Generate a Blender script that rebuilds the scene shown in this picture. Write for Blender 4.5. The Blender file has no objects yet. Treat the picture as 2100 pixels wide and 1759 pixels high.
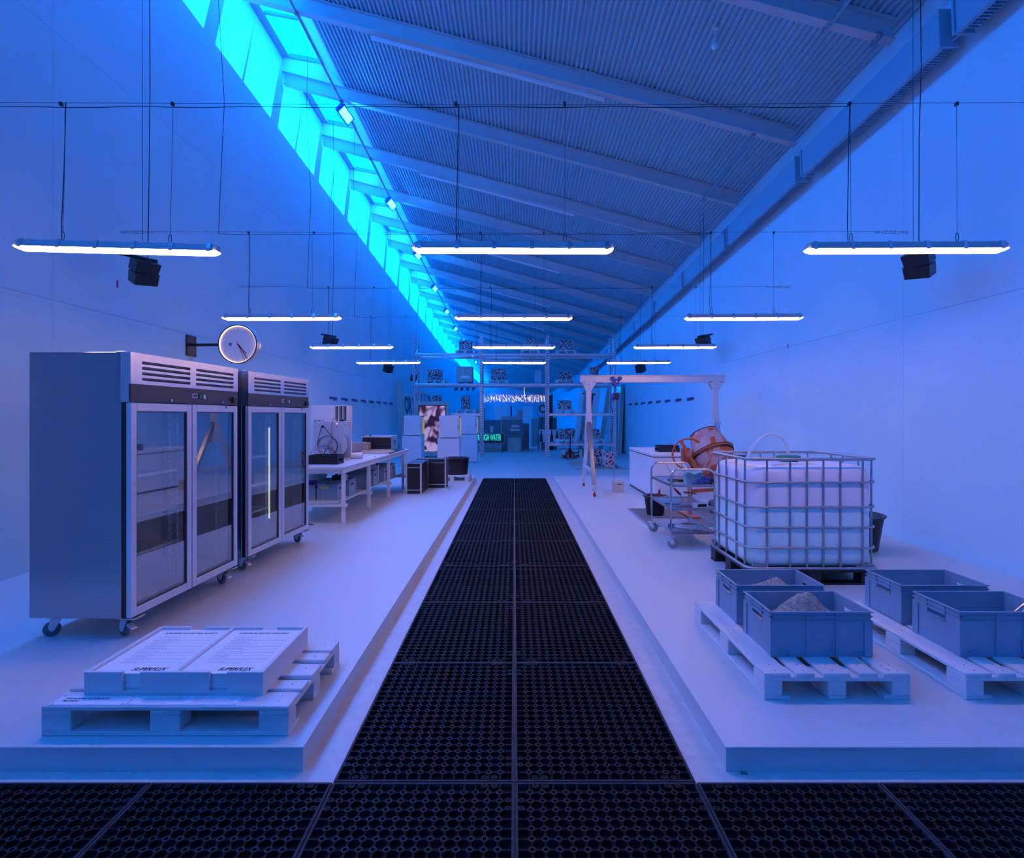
import bpy, math, random
from mathutils import Matrix, Vector
random.seed(7)
PI = math.pi
R = math.radians
scene = bpy.context.scene
col = scene.collection

# ------------------------------------------------------------------ camera
F, CX, CY, CAMH = 1160.0, 1055.0, 851.0, 1.67          # focal length and vanishing point of a 2100 x 1759 frame
cam_d = bpy.data.cameras.new('camera')
cam_d.sensor_width = 36.0
cam_d.lens = 36.0 * F / 2100.0
cam_d.shift_x = -(CX - 1050.0) / 2100.0
cam_d.shift_y = -(879.5 - CY) / 2100.0
cam_d.clip_end = 400
cam = bpy.data.objects.new('camera', cam_d)
col.objects.link(cam)
cam.location = (0, 0, CAMH)
cam.rotation_euler = (PI / 2, 0, 0)
scene.camera = cam

# ------------------------------------------------------------------ sky, sun, exposure
SKY_STRENGTH = 16.0
SUN_STRENGTH = 74.0
FLOOD = 240.0            # blue floodlights under the roof
TUBE = 33.0              # warm white linear lamps
w = bpy.data.worlds.new('sky')
scene.world = w
w.use_nodes = True
bg = w.node_tree.nodes['Background']
bg.inputs[0].default_value = (0.82, 0.93, 1.0, 1)
bg.inputs[1].default_value = SKY_STRENGTH
sun_d = bpy.data.lights.new('sun', 'SUN')
sun_d.energy = SUN_STRENGTH
sun_d.angle = R(0.6)
sun = bpy.data.objects.new('sun', sun_d)
col.objects.link(sun)
sun.rotation_euler = Vector((-0.89, -0.58, -1.60)).to_track_quat('-Z', 'Y').to_euler()
vs = scene.view_settings
vs.view_transform = 'Standard'
vs.look = 'None'
vs.gamma = 1.0
vs.exposure = 0.0
vs.use_curve_mapping = False
try:
    scene.cycles.use_denoising = True
    scene.cycles.max_bounces = 10
    scene.cycles.diffuse_bounces = 5
    scene.cycles.transparent_max_bounces = 24
    scene.cycles.sample_clamp_indirect = 6.0
except Exception:
    pass

# ------------------------------------------------------------------ helpers
class MB:
    """collects shapes; build() links them as ONE mesh object"""
    def __init__(self):
        self.v = []; self.f = []; self.s = []; self.M = None
    def add(self, vs_, fs, smooth=False):
        b = len(self.v)
        if self.M is not None:
            self.v += [tuple(self.M @ Vector(p)) for p in vs_]
        else:
            self.v += [tuple(p) for p in vs_]
        self.f += [tuple(i + b for i in f) for f in fs]
        self.s += [smooth] * len(fs)
        return self
    def box(self, x0, x1, y0, y1, z0, z1, c=0.0):
        if x0 > x1: x0, x1 = x1, x0
        if y0 > y1: y0, y1 = y1, y0
        if z0 > z1: z0, z1 = z1, z0
        if c <= 0:
            return self.add([(x0,y0,z0),(x1,y0,z0),(x1,y1,z0),(x0,y1,z0),(x0,y0,z1),(x1,y0,z1),(x1,y1,z1),(x0,y1,z1)],
                            [(0,3,2,1),(4,5,6,7),(0,1,5,4),(1,2,6,5),(2,3,7,6),(3,0,4,7)])
        c = min(c, (x1-x0)*.45, (y1-y0)*.45, (z1-z0)*.45)
        V = []; idx = {}
        for ix, sx in enumerate((-1, 1)):
            for iy, sy in enumerate((-1, 1)):
                for iz, sz in enumerate((-1, 1)):
                    X = x1 if sx > 0 else x0; Y = y1 if sy > 0 else y0; Z = z1 if sz > 0 else z0
                    idx[(ix,iy,iz,0)] = len(V); V.append((X, Y-sy*c, Z-sz*c))
                    idx[(ix,iy,iz,1)] = len(V); V.append((X-sx*c, Y, Z-sz*c))
                    idx[(ix,iy,iz,2)] = len(V); V.append((X-sx*c, Y-sy*c, Z))
        FS = []
        q = lambda *k: FS.append(tuple(idx[i] for i in k))
        q((0,0,0,0),(0,0,1,0),(0,1,1,0),(0,1,0,0)); q((1,0,0,0),(1,1,0,0),(1,1,1,0),(1,0,1,0))
        q((0,0,0,1),(1,0,0,1),(1,0,1,1),(0,0,1,1)); q((0,1,0,1),(0,1,1,1),(1,1,1,1),(1,1,0,1))
        q((0,0,0,2),(0,1,0,2),(1,1,0,2),(1,0,0,2)); q((0,0,1,2),(1,0,1,2),(1,1,1,2),(0,1,1,2))
        for a in (0, 1):
            for b in (0, 1):
                q((a,b,0,0),(a,b,1,0),(a,b,1,1),(a,b,0,1))
                q((a,0,b,0),(a,1,b,0),(a,1,b,2),(a,0,b,2))
                q((0,a,b,1),(1,a,b,1),(1,a,b,2),(0,a,b,2))
                for d in (0, 1):
                    q((a,b,d,0),(a,b,d,1),(a,b,d,2))
        return self.add(V, FS)
    def cyl(self, p0, p1, r0, r1=None, n=16, caps=True, smooth=True):
        if r1 is None: r1 = r0
        p0 = Vector(p0); p1 = Vector(p1); d = (p1 - p0).normalized()
        a = Vector((0,0,1)) if abs(d.z) < .9 else Vector((1,0,0))
        u = d.cross(a).normalized(); w_ = d.cross(u)
        ring = [u*math.cos(2*PI*i/n) + w_*math.sin(2*PI*i/n) for i in range(n)]
        A = [p0 + r*r0 for r in ring]; B = [p1 + r*r1 for r in ring]
        self.add(A + B, [(i, (i+1) % n, n+(i+1) % n, n+i) for i in range(n)], smooth)
        if caps:
            if r0 > 0: self.add(A, [tuple(range(n))])
            if r1 > 0: self.add(B, [tuple(range(n-1, -1, -1))])
        return self
    def tube(self, pts, r, n=8, closed=False):
        P = [Vector(p) for p in pts]; m = len(P)
        T = []
        for i in range(m):
            if closed: t = P[(i+1) % m] - P[i-1]
            else: t = P[min(i+1, m-1)] - P[max(i-1, 0)]
            T.append(t.normalized())
        a = Vector((0,0,1)) if abs(T[0].z) < .9 else Vector((1,0,0))
        u = T[0].cross(a).normalized()
        V = []
        for i in range(m):
            u = (u - T[i]*u.dot(T[i])).normalized(); w_ = T[i].cross(u)
            rr = r[i] if isinstance(r, (list, tuple)) else r
            for k in range(n):
                an = 2*PI*k/n
                V.append(P[i] + (u*math.cos(an) + w_*math.sin(an))*rr)
        FS = []
        for i in range(m if closed else m-1):
            j = (i+1) % m
            for k in range(n):
                FS.append((i*n+k, i*n+(k+1) % n, j*n+(k+1) % n, j*n+k))
        self.add(V, FS, True)
        if not closed:
            self.add(V[:n], [tuple(range(n-1, -1, -1))]); self.add(V[-n:], [tuple(range(n))])
        return self
    def lathe(self, prof, n=32, M=None, smooth=True):
        V = []
        for r, z in prof:
            for k in range(n):
                an = 2*PI*k/n
                p = Vector((r*math.cos(an), r*math.sin(an), z))
                V.append(M @ p if M is not None else p)
        FS = []
        for i in range(len(prof)-1):
            for k in range(n):
                FS.append((i*n+k, i*n+(k+1) % n, (i+1)*n+(k+1) % n, (i+1)*n+k))
        return self.add(V, FS, smooth)
    def prism(self, poly, a, b, axis='y'):
        """polygon extruded from a to b along an axis; polygon given in the other two axes"""
        n = len(poly)
        if axis == 'y': V = [(p[0], a, p[1]) for p in poly] + [(p[0], b, p[1]) for p in poly]
        elif axis == 'x': V = [(a, p[0], p[1]) for p in poly] + [(b, p[0], p[1]) for p in poly]
        else: V = [(p[0], p[1], a) for p in poly] + [(p[0], p[1], b) for p in poly]
        FS = [tuple(range(n)), tuple(range(2*n-1, n-1, -1))]
        FS += [(i, i+n, (i+1) % n + n, (i+1) % n) for i in range(n)]
        return self.add(V, FS)
    def bar(self, p0, p1, w_, h_, up=(0,0,1)):
        """square bar between two points"""
        p0 = Vector(p0); p1 = Vector(p1); d = p1 - p0; L = d.length; d.normalize()
        upv = Vector(up)
        if abs(d.dot(upv)) > .98: upv = Vector((0,1,0))
        s = d.cross(upv).normalized(); u = s.cross(d)
        V = []
        for p in (p0, p1):
            for a, b in ((-1,-1),(1,-1),(1,1),(-1,1)):
                V.append(p + s*(a*w_/2) + u*(b*h_/2))
        return self.add(V, [(0,3,2,1),(4,5,6,7),(0,1,5,4),(1,2,6,5),(2,3,7,6),(3,0,4,7)])
    def mesh(self, name):
        me = bpy.data.meshes.new(name)
        me.from_pydata(self.v, [], self.f)
        me.polygons.foreach_set('use_smooth', self.s)
        import bmesh as _b
        bm = _b.new(); bm.from_mesh(me); _b.ops.recalc_face_normals(bm, faces=bm.faces); bm.to_mesh(me); bm.free()
        me.update()
        return me
    def build(self, name, mat, parent=None, label=None):
        me = self.mesh(name)
        me.materials.append(mat)
        o = bpy.data.objects.new(name, me)
        col.objects.link(o)
        if parent is not None: o.parent = parent
        if label: o['label'] = label
        if parent is not None and name in TINY: o['kind'] = 'stuff'
        return o
TINY = {'nail_heads','small_print','screw','minute_marks','rail_slots','bolt','vent_slots','moulded_rings','panel_marks','led_rows','chain','rivets','gear_teeth','grille','supply_cable','pipe'}

def tag(o, label=None, cat=None, group=None, kind=None):
    if label: o['label'] = label
    if cat: o['category'] = cat
    if group: o['group'] = group
    if kind: o['kind'] = kind
    return o

def empty(name, loc=(0,0,0), rz=0.0, label=None, cat=None, group=None, kind=None, parent=None):
    o = bpy.data.objects.new(name, None)
    col.objects.link(o)
    o.empty_display_size = .1
    o.location = loc; o.rotation_euler = (0, 0, rz)
    if parent is not None: o.parent = parent
    return tag(o, label, cat, group, kind)

def copy_tree(o, parent=None):
    c = o.copy(); col.objects.link(c)
    c.parent = parent
    for ch in list(o.children):
        copy_tree(ch, c)
    return c

def inst(src, name, loc, rz, parent):
    """another object on the same mesh data"""
    o = bpy.data.objects.new(name, src.data); col.objects.link(o)
    o.location = loc; o.rotation_euler = (0,0,rz); o.parent = parent
    return o

def at(x, y, Y):                      # pixel of the photograph at depth Y
    return Vector(((x-CX)*Y/F, Y, CAMH - (y-CY)*Y/F))

def text(name, body, size, loc, rot, mat, parent=None, ext=.001, shear=0.0, offset=0.0, align='LEFT', sx=1.0, label=None, fit=None):
    cu = bpy.data.curves.new(name, 'FONT')
    cu.body = body; cu.size = size; cu.extrude = ext; cu.shear = shear; cu.offset = offset
    cu.align_x = align; cu.align_y = 'BOTTOM_BASELINE' if False else 'BOTTOM'
    cu.resolution_u = 3
    o = bpy.data.objects.new(name, cu); col.objects.link(o)
    o.location = loc; o.rotation_euler = rot; o.scale = (sx, 1, 1)
    bpy.context.view_layer.update()
    me = bpy.data.meshes.new_from_object(o)
    col.objects.unlink(o); bpy.data.objects.remove(o)
    o = bpy.data.objects.new(name, me); col.objects.link(o)
    o.location = loc; o.rotation_euler = rot; o.scale = (sx, 1, 1)
    me.materials.clear(); me.materials.append(mat)
    if fit:
        xs_ = [v.co.x for v in me.vertices]; o.scale = (fit/(max(xs_)-min(xs_)), 1, 1)
    if parent is not None: o.parent = parent
    o['kind'] = 'stuff'
    if label: o['label'] = label
    return o

# ------------------------------------------------------------------ materials
def nodes(m):
    m.use_nodes = True
    return m.node_tree.nodes, m.node_tree.links

def mat(name, c, rough=.5, metal=0.0, var=0.0, scale=8.0, bump=0.0, bscale=60.0, spec=.5, stretch=None, coat=0.0):
    m = bpy.data.materials.new(name)
    N, L = nodes(m)
    b = N['Principled BSDF']
    b.inputs['Base Color'].default_value = (*c, 1)
    b.inputs['Roughness'].default_value = rough
    b.inputs['Metallic'].default_value = metal
    b.inputs['Specular IOR Level'].default_value = spec
    if coat: b.inputs['Coat Weight'].default_value = coat
    tc = N.new('ShaderNodeTexCoord')
    src = tc.outputs['Object']
    if stretch:
        mp = N.new('ShaderNodeMapping'); mp.inputs['Scale'].default_value = stretch
        L.new(src, mp.inputs[0]); src = mp.outputs[0]
    if var:
        n = N.new('ShaderNodeTexNoise'); n.inputs['Scale'].default_value = scale; n.inputs['Detail'].default_value = 6
        L.new(src, n.inputs['Vector'])
        r = N.new('ShaderNodeValToRGB')
        r.color_ramp.elements[0].position = .3; r.color_ramp.elements[1].position = .7
        r.color_ramp.elements[0].color = (*[max(0, k*(1-var)) for k in c], 1)
        r.color_ramp.elements[1].color = (*[min(1, k*(1+var*.6)) for k in c], 1)
        L.new(n.outputs[0], r.inputs[0]); L.new(r.outputs[0], b.inputs['Base Color'])
    if bump:
        n2 = N.new('ShaderNodeTexNoise'); n2.inputs['Scale'].default_value = bscale; n2.inputs['Detail'].default_value = 4
        L.new(src, n2.inputs['Vector'])
        bp = N.new('ShaderNodeBump'); bp.inputs['Strength'].default_value = bump; bp.inputs['Distance'].default_value = .01
        L.new(n2.outputs[0], bp.inputs['Height']); L.new(bp.outputs[0], b.inputs['Normal'])
    return m

def emit(name, c, s):
    m = bpy.data.materials.new(name)
    N, L = nodes(m)
    N.remove(N['Principled BSDF'])
    e = N.new('ShaderNodeEmission'); e.inputs[0].default_value = (*c, 1); e.inputs[1].default_value = s
    L.new(e.outputs[0], N['Material Output'].inputs[0])
    return m

def glass(name, tint, ior=1.5, rough=0.0, f0=None):
    """thin sheet: tinted see-through with a Fresnel mirror on top"""
    m = bpy.data.materials.new(name)
    N, L = nodes(m)
    N.remove(N['Principled BSDF'])
    t = N.new('ShaderNodeBsdfTransparent'); t.inputs[0].default_value = (*tint, 1)
    g = N.new('ShaderNodeBsdfGlossy'); g.inputs['Roughness'].default_value = rough
    ge = N.new('ShaderNodeNewGeometry')
    dt = N.new('ShaderNodeVectorMath'); dt.operation = 'DOT_PRODUCT'
    L.new(ge.outputs['Incoming'], dt.inputs[0]); L.new(ge.outputs['Normal'], dt.inputs[1])
    def mth(op, a_, v):
        k = N.new('ShaderNodeMath'); k.operation = op; k.use_clamp = True; L.new(a_, k.inputs[0])
        if v is not None: k.inputs[1].default_value = v
        return k
    ab = N.new('ShaderNodeMath'); ab.operation = 'ABSOLUTE'; L.new(dt.outputs['Value'], ab.inputs[0])
    om = N.new('ShaderNodeMath'); om.operation = 'SUBTRACT'; om.inputs[0].default_value = 1.0; L.new(ab.outputs[0], om.inputs[1])
    pw = mth('POWER', om.outputs[0], 5.0)
    f0 = ((ior-1)/(ior+1))**2 if f0 is None else f0
    fr = mth('MULTIPLY', pw.outputs[0], 1-f0)
    fa = mth('ADD', fr.outputs[0], f0); fr = fa
    mx = N.new('ShaderNodeMixShader')
    L.new(fr.outputs[0], mx.inputs[0]); L.new(t.outputs[0], mx.inputs[1]); L.new(g.outputs[0], mx.inputs[2])
    L.new(mx.outputs[0], N['Material Output'].inputs[0])
    return m

def coral_mat(name, light, dark, scale, lo=.36, hi=.42, emission=0.0, mid=None):
    """pale stone with dark rounded hollows"""
    m = bpy.data.materials.new(name)
    N, L = nodes(m); b = N['Principled BSDF']
    b.inputs['Roughness'].default_value = .8
    tc = N.new('ShaderNodeTexCoord'); info = N.new('ShaderNodeObjectInfo')
    ad = N.new('ShaderNodeVectorMath'); ad.operation = 'ADD'
    mu = N.new('ShaderNodeVectorMath'); mu.operation = 'SCALE'; mu.inputs['Scale'].default_value = 1.0
    cb = N.new('ShaderNodeCombineXYZ')
    ml = N.new('ShaderNodeMath'); ml.operation = 'MULTIPLY'; ml.inputs[1].default_value = 37.0
    L.new(info.outputs['Random'], ml.inputs[0])
    L.new(ml.outputs[0], cb.inputs[0]); L.new(ml.outputs[0], cb.inputs[2])
    L.new(tc.outputs['Object'], ad.inputs[0]); L.new(cb.outputs[0], ad.inputs[1])
    n = N.new('ShaderNodeTexNoise'); n.inputs['Scale'].default_value = scale*.8; n.inputs['Detail'].default_value = 1
    L.new(ad.outputs[0], n.inputs['Vector'])
    a2 = N.new('ShaderNodeMixRGB'); a2.blend_type = 'ADD'; a2.inputs[0].default_value = .25/scale*4
    L.new(ad.outputs[0], a2.inputs[1]); L.new(n.outputs['Color'], a2.inputs[2])
    vo = N.new('ShaderNodeTexVoronoi'); vo.inputs['Scale'].default_value = scale; vo.feature = 'F1' if emission else 'DISTANCE_TO_EDGE'
    L.new(a2.outputs[0], vo.inputs['Vector'])
    r = N.new('ShaderNodeValToRGB'); e = r.color_ramp.elements
    e[0].position = lo; e[1].position = hi
    e[0].color = (*(dark if emission else light), 1); e[1].color = (*(light if emission else dark), 1)
    if mid:
        k = e.new(lo*.55); k.color = (*mid, 1)
        k = e.new(0.0); k.color = (*dark, 1)
    L.new(vo.outputs['Distance'], r.inputs[0])
    L.new(r.outputs[0], b.inputs['Base Color'])
    if emission:
        L.new(r.outputs[0], b.inputs['Emission Color']); b.inputs['Emission Strength'].default_value = emission
    else:
        bp = N.new('ShaderNodeBump'); bp.inputs['Strength'].default_value = 1.0; bp.inputs['Distance'].default_value = .04; bp.invert = True
        L.new(vo.outputs['Distance'], bp.inputs['Height']); L.new(bp.outputs[0], b.inputs['Normal'])
    return m

M = {}
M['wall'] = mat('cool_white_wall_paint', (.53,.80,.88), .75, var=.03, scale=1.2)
M['joint'] = mat('wall_joint', (.5,.6,.66), .9, var=.05)
M['concrete'] = mat('pale_concrete', (.60,.585,.56), .42, var=.09, scale=14, bump=.12, bscale=220)
M['platform'] = mat('white_platform_laminate', (.60,.645,.64), .42, var=.02, scale=1.5)
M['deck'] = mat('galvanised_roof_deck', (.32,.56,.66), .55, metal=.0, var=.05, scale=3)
M['beam'] = mat('grey_painted_steel', (.52,.54,.56), .5, var=.04, scale=3)
M['lining'] = mat('white_roof_lining', (.74,.75,.76), .6, var=.03)
M['frame_dark'] = mat('grey_window_frame', (.30,.32,.34), .5, var=.05)
M['skyglass'] = glass('blue_film_glass', (.0005,.205,1.0), 1.3, .0)
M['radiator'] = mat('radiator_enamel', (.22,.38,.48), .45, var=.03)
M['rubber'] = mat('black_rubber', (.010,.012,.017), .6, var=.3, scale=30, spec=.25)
M['rubber_edge'] = mat('lit_rubber_border', (.045,.042,.048), .7, var=.25, scale=20, spec=.2)  # same rubber, coloured lighter the way the flat border looks when lit
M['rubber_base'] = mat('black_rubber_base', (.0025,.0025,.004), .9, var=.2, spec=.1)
M['steel'] = mat('brushed_stainless_steel', (.36,.38,.41), .20, metal=1.0, var=.05, scale=3, stretch=(1,1,60))
M['steel_bright'] = mat('bright_stainless_steel', (.66,.66,.67), .26, metal=1.0, var=.05, scale=10)
M['alu'] = mat('aluminium_profile', (.72,.72,.74), .42, metal=.55, var=.03, scale=6)
M['chrome'] = mat('chromed_metal', (.75,.75,.77), .15, metal=1.0, var=.03)
M['zinc'] = mat('bright_zinc_plate', (.70,.71,.73), .3, metal=.45, var=.04)
M['galv'] = mat('galvanised_tube', (.42,.43,.45), .35, metal=.85, var=.12, scale=25)
M['fridge_in'] = mat('fridge_lining', (.66,.67,.67), .35, var=.02)
M['fridge_black'] = mat('control_panel_plastic', (.055,.05,.05), .4, var=.1)
M['fglass'] = glass('fridge_door_glass', (.86,.9,.88), 1.85, f0=.34)
M['black'] = mat('black_plastic', (.014,.014,.018), .42, var=.2)
M['blackwood'] = mat('black_film_plywood', (.014,.014,.02), .45, var=.3, scale=20)
M['edge_wood'] = mat('pale_timber_edge', (.62,.54,.44), .55, var=.15, scale=12, stretch=(1,1,.1))
M['grey_rubber'] = mat('grey_rubber_wheel', (.15,.17,.19), .6, var=.1)
M['wheel_grey'] = mat('grey_nylon_wheel', (.30,.31,.32), .5, var=.05)
M['pallet'] = mat('white_painted_wood', (.70,.70,.69), .7, var=.12, scale=6, stretch=(.4,2,2), bump=.15, bscale=40)
M['tray'] = mat('white_mdf', (.70,.70,.70), .6, var=.02)
M['paper'] = mat('white_paper', (.86,.86,.86), .7, var=.01)
M['ink'] = mat('black_ink', (.02,.02,.025), .8, var=.1)
M['ink_grey'] = mat('grey_small_print', (.46,.46,.50), .8, var=.1)
M['crate'] = mat('grey_plastic_crate', (.25,.36,.44), .42, var=.04, scale=4)
M['sand'] = mat('damp_sand', (.40,.34,.28), .95, var=.45, scale=40, bump=.9, bscale=55)
def tank_mat():
    """translucent white plastic: bluer below the water line"""
    m = mat('white_polyethylene_tank', (.86,.86,.88), .35)
    N, L = nodes(m); b = N['Principled BSDF']
    tc = N.new('ShaderNodeTexCoord'); sp = N.new('ShaderNodeSeparateXYZ'); L.new(tc.outputs['Object'], sp.inputs[0])
    r = N.new('ShaderNodeValToRGB'); e = r.color_ramp.elements
    e[0].position = .695; e[0].color = (.66,.90,.90,1); e[1].position = .715; e[1].color = (.88,.85,.90,1)
    L.new(sp.outputs[2], r.inputs[0]); L.new(r.outputs[0], b.inputs['Base Color'])
    return m
M['green'] = mat('green_plastic_cap', (.0,.27,.16), .4, var=.05)
M['hose'] = mat('clear_pvc_hose', (.75,.77,.78), .25, var=.03)
M['orange'] = mat('orange_mixer_paint', (.62,.13,.035), .35, var=.15, scale=9)
M['orange_cable'] = mat('orange_cable', (.70,.20,.10), .5, var=.05)
M['freezer'] = mat('white_freezer_enamel', (.84,.84,.85), .3, var=.01)
M['blue'] = mat('blue_hoist_paint', (.02,.05,.33), .4, var=.1)
M['lightblue'] = mat('pale_blue_plastic', (.24,.50,.60), .5, var=.06)
M['glove'] = mat('blue_work_glove', (.03,.08,.30), .8, var=.5, scale=25)
M['purple'] = mat('purple_rubber_glove', (.12,.02,.35), .5, var=.2)
M['wood'] = mat('plywood', (.46,.36,.24), .6, var=.15, scale=8, stretch=(.3,3,3))
M['greenwood'] = mat('greenish_timber', (.42,.52,.46), .7, var=.15, scale=6, stretch=(4,4,.4))
M['dullwood'] = mat('weathered_plywood', (.20,.25,.26), .7, var=.25, scale=5, stretch=(3,3,.4))
M['white'] = mat('white_enamel', (.80,.80,.80), .45, var=.02)
M['greybox'] = mat('grey_cardboard', (.36,.36,.36), .8, var=.05)
M['red'] = mat('red_enamel', (.42,.02,.03), .45, var=.1)
M['yellow'] = mat('yellow_label', (.62,.50,.10), .7, var=.05)
M['lamp_body'] = mat('grey_lamp_housing', (.46,.46,.47), .5, var=.03)
M['tube'] = emit('warm_white_diffuser', (1.0,.50,.30), TUBE)
M['flood_face'] = emit('blue_floodlight_face', (.002,.21,1.0), FLOOD)
M['flood_body'] = mat('violet_lit_floodlight_body', (.06,.03,.45), .4, var=.1)  # black housing; the violet cast of its light is put into the colour
M['wire'] = mat('steel_wire', (.12,.12,.13), .4, metal=.7, var=.1)
M['cable'] = mat('black_cable', (.012,.012,.015), .5, var=.1)
M['ring'] = emit('clock_light_ring', (1.0,.60,.34), 4.0)
M['clockface'] = mat('clock_face_white', (.80,.78,.78), .4, var=.01)
M['clock_red'] = mat('clock_red_hand', (.75,.03,.05), .5, var=.05)
M['led_red'] = emit('red_indicator', (1,.08,.05), 6)
M['led_green'] = mat('green_switch', (.02,.30,.12), .4, var=.05)
M['led_yellow'] = emit('warm_led_column', (1,.9,.5), .55)
M['neon'] = emit('cyan_letter_light', (.02,.75,.70), 1.3)
M['filament'] = emit('warm_filament', (1,.80,.48), 3)
M['coral'] = coral_mat('hollowed_pale_stone', (.58,.54,.56), (.10,.075,.09), 10.0, .085, .14)
M['coral_near'] = coral_mat('pinkish_hollowed_stone', (.66,.50,.50), (.16,.08,.10), 9.0, .12, .22)
def screen_mat():
    m = mat('screen_picture', (.5,.3,.35), .3)
    N, L = nodes(m); b = N['Principled BSDF']
    tc = N.new('ShaderNodeTexCoord'); mp = N.new('ShaderNodeMapping'); mp.inputs['Scale'].default_value = (1.15, 1, 1.0); mp.inputs['Location'].default_value = (3.1, 0, 1.7)
    L.new(tc.outputs['Object'], mp.inputs[0])
    n = N.new('ShaderNodeTexNoise'); n.inputs['Scale'].default_value = 2.6; n.inputs['Detail'].default_value = 1.5; n.inputs['Roughness'].default_value = .4; n.inputs['Distortion'].default_value = .9
    L.new(mp.outputs[0], n.inputs['Vector'])
    r = N.new('ShaderNodeValToRGB'); e = r.color_ramp.elements
    e[0].position = .36; e[0].color = (.028,.008,.02,1); e[1].position = .62; e[1].color = (.62,.42,.46,1)
    for p_, c_ in ((.455, (.06,.02,.04,1)), (.47, (.22,.10,.13,1)), (.535, (.42,.23,.27,1)), (.545, (.58,.38,.42,1))):
        k = e.new(p_); k.color = c_
    L.new(n.outputs[0], r.inputs[0]); L.new(r.outputs[0], b.inputs['Base Color']); L.new(r.outputs[0], b.inputs['Emission Color']); b.inputs['Emission Strength'].default_value = .55
    return m
M['screen'] = screen_mat()
M['sheet'] = glass('clear_pvc_strip', (.90,.95,.98), 1.45, .06)
M['film'] = mat('glossy_plastic_film', (.35,.45,.5), .12, var=.2, scale=3, bump=.8, bscale=4)
M['tape'] = mat('magenta_tape', (.65,.01,.12), .6, var=.05)
M['bracket'] = mat('dark_blue_bracket', (.05,.10,.22), .5, var=.05)
M['rack'] = mat('bright_galvanised_rack', (.66,.68,.70), .32, metal=.8, var=.08, scale=10)
M['darkpaint'] = mat('dark_lettering', (.03,.035,.05), .7, var=.1)

def mixer_mat():
    """orange paint smeared with pinkish dried cement"""
    m = mat('orange_drum_with_cement', (.60,.12,.03), .3)
    N, L = nodes(m); b = N['Principled BSDF']
    tc = N.new('ShaderNodeTexCoord'); n = N.new('ShaderNodeTexNoise')
    n.inputs['Scale'].default_value = 4.2; n.inputs['Detail'].default_value = 5; n.inputs['Distortion'].default_value = 1.0
    L.new(tc.outputs['Object'], n.inputs['Vector'])
    r = N.new('ShaderNodeValToRGB'); e = r.color_ramp.elements
    e[0].position = .47; e[0].color = (.58,.11,.03,1); e[1].position = .54; e[1].color = (.58,.36,.33,1)
    L.new(n.outputs[0], r.inputs[0]); L.new(r.outputs[0], b.inputs['Base Color'])
    return m
M['drum'] = mixer_mat()
M['ibc'] = tank_mat()

def holes_mat():
    """galvanised rack post with a row of punched holes"""
    m = mat('punched_rack_post', (.42,.45,.48), .4, metal=.7)
    N, L = nodes(m); b = N['Principled BSDF']
    tc = N.new('ShaderNodeTexCoord'); sp = N.new('ShaderNodeSeparateXYZ')
    L.new(tc.outputs['Object'], sp.inputs[0])
    def math_(op, a, v):
        k = N.new('ShaderNodeMath'); k.operation = op; L.new(a, k.inputs[0]); k.inputs[1].default_value = v; return k.outputs[0]
    fz = math_('FRACT', math_('MULTIPLY', sp.outputs[2], 10.0), 0)
    zz = math_('LESS_THAN', fz, .42)
    ax = N.new('ShaderNodeMath'); ax.operation = 'ABSOLUTE'; L.new(sp.outputs[0], ax.inputs[0])
    xx = math_('LESS_THAN', ax.outputs[0], .016)
    mm = N.new('ShaderNodeMath'); mm.operation = 'MULTIPLY'; L.new(zz, mm.inputs[0]); L.new(xx, mm.inputs[1])
    mx = N.new('ShaderNodeMixRGB'); mx.inputs[1].default_value = (.64,.66,.68,1); mx.inputs[2].default_value = (.03,.03,.04,1)
    L.new(mm.outputs[0], mx.inputs[0]); L.new(mx.outputs[0], b.inputs['Base Color'])
    return m
M['post'] = holes_mat()

NTH = ['first','second','third','fourth','fifth','sixth','seventh','eighth','ninth','tenth','eleventh','twelfth','thirteenth','fourteenth','fifteenth','sixteenth']

# ================================================================== THE HALL
XL, XR = -4.81, 4.81
Y0, Y1 = -9.85, 88.55
SLOPE = .267
KY, YP, YB = .05, 10.7, 40.55               # the roof falls gently along the hall, then runs level
TILT = -math.atan(KY)
def roff(y): return -KY*(min(y, YB) - YP)
def rafter_top(x, y=YP): return 8.85 - SLOPE*(x + 4.81) + roff(y)
def tilt(y): return TILT if y < YB - .01 else 0.0
def tilted(y, zp):                            # place for a unit that tilts with the roof about height zp
    return (0, y + zp*math.sin(tilt(y)), roff(y) + zp*(1-math.cos(tilt(y))))

fl = MB(); fl.box(-6, 6, Y0-.2, Y1+.2, -.12, 0)
tag(fl.build('floor', M['concrete']), 'pale concrete floor of the long hall', kind='structure')

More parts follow.
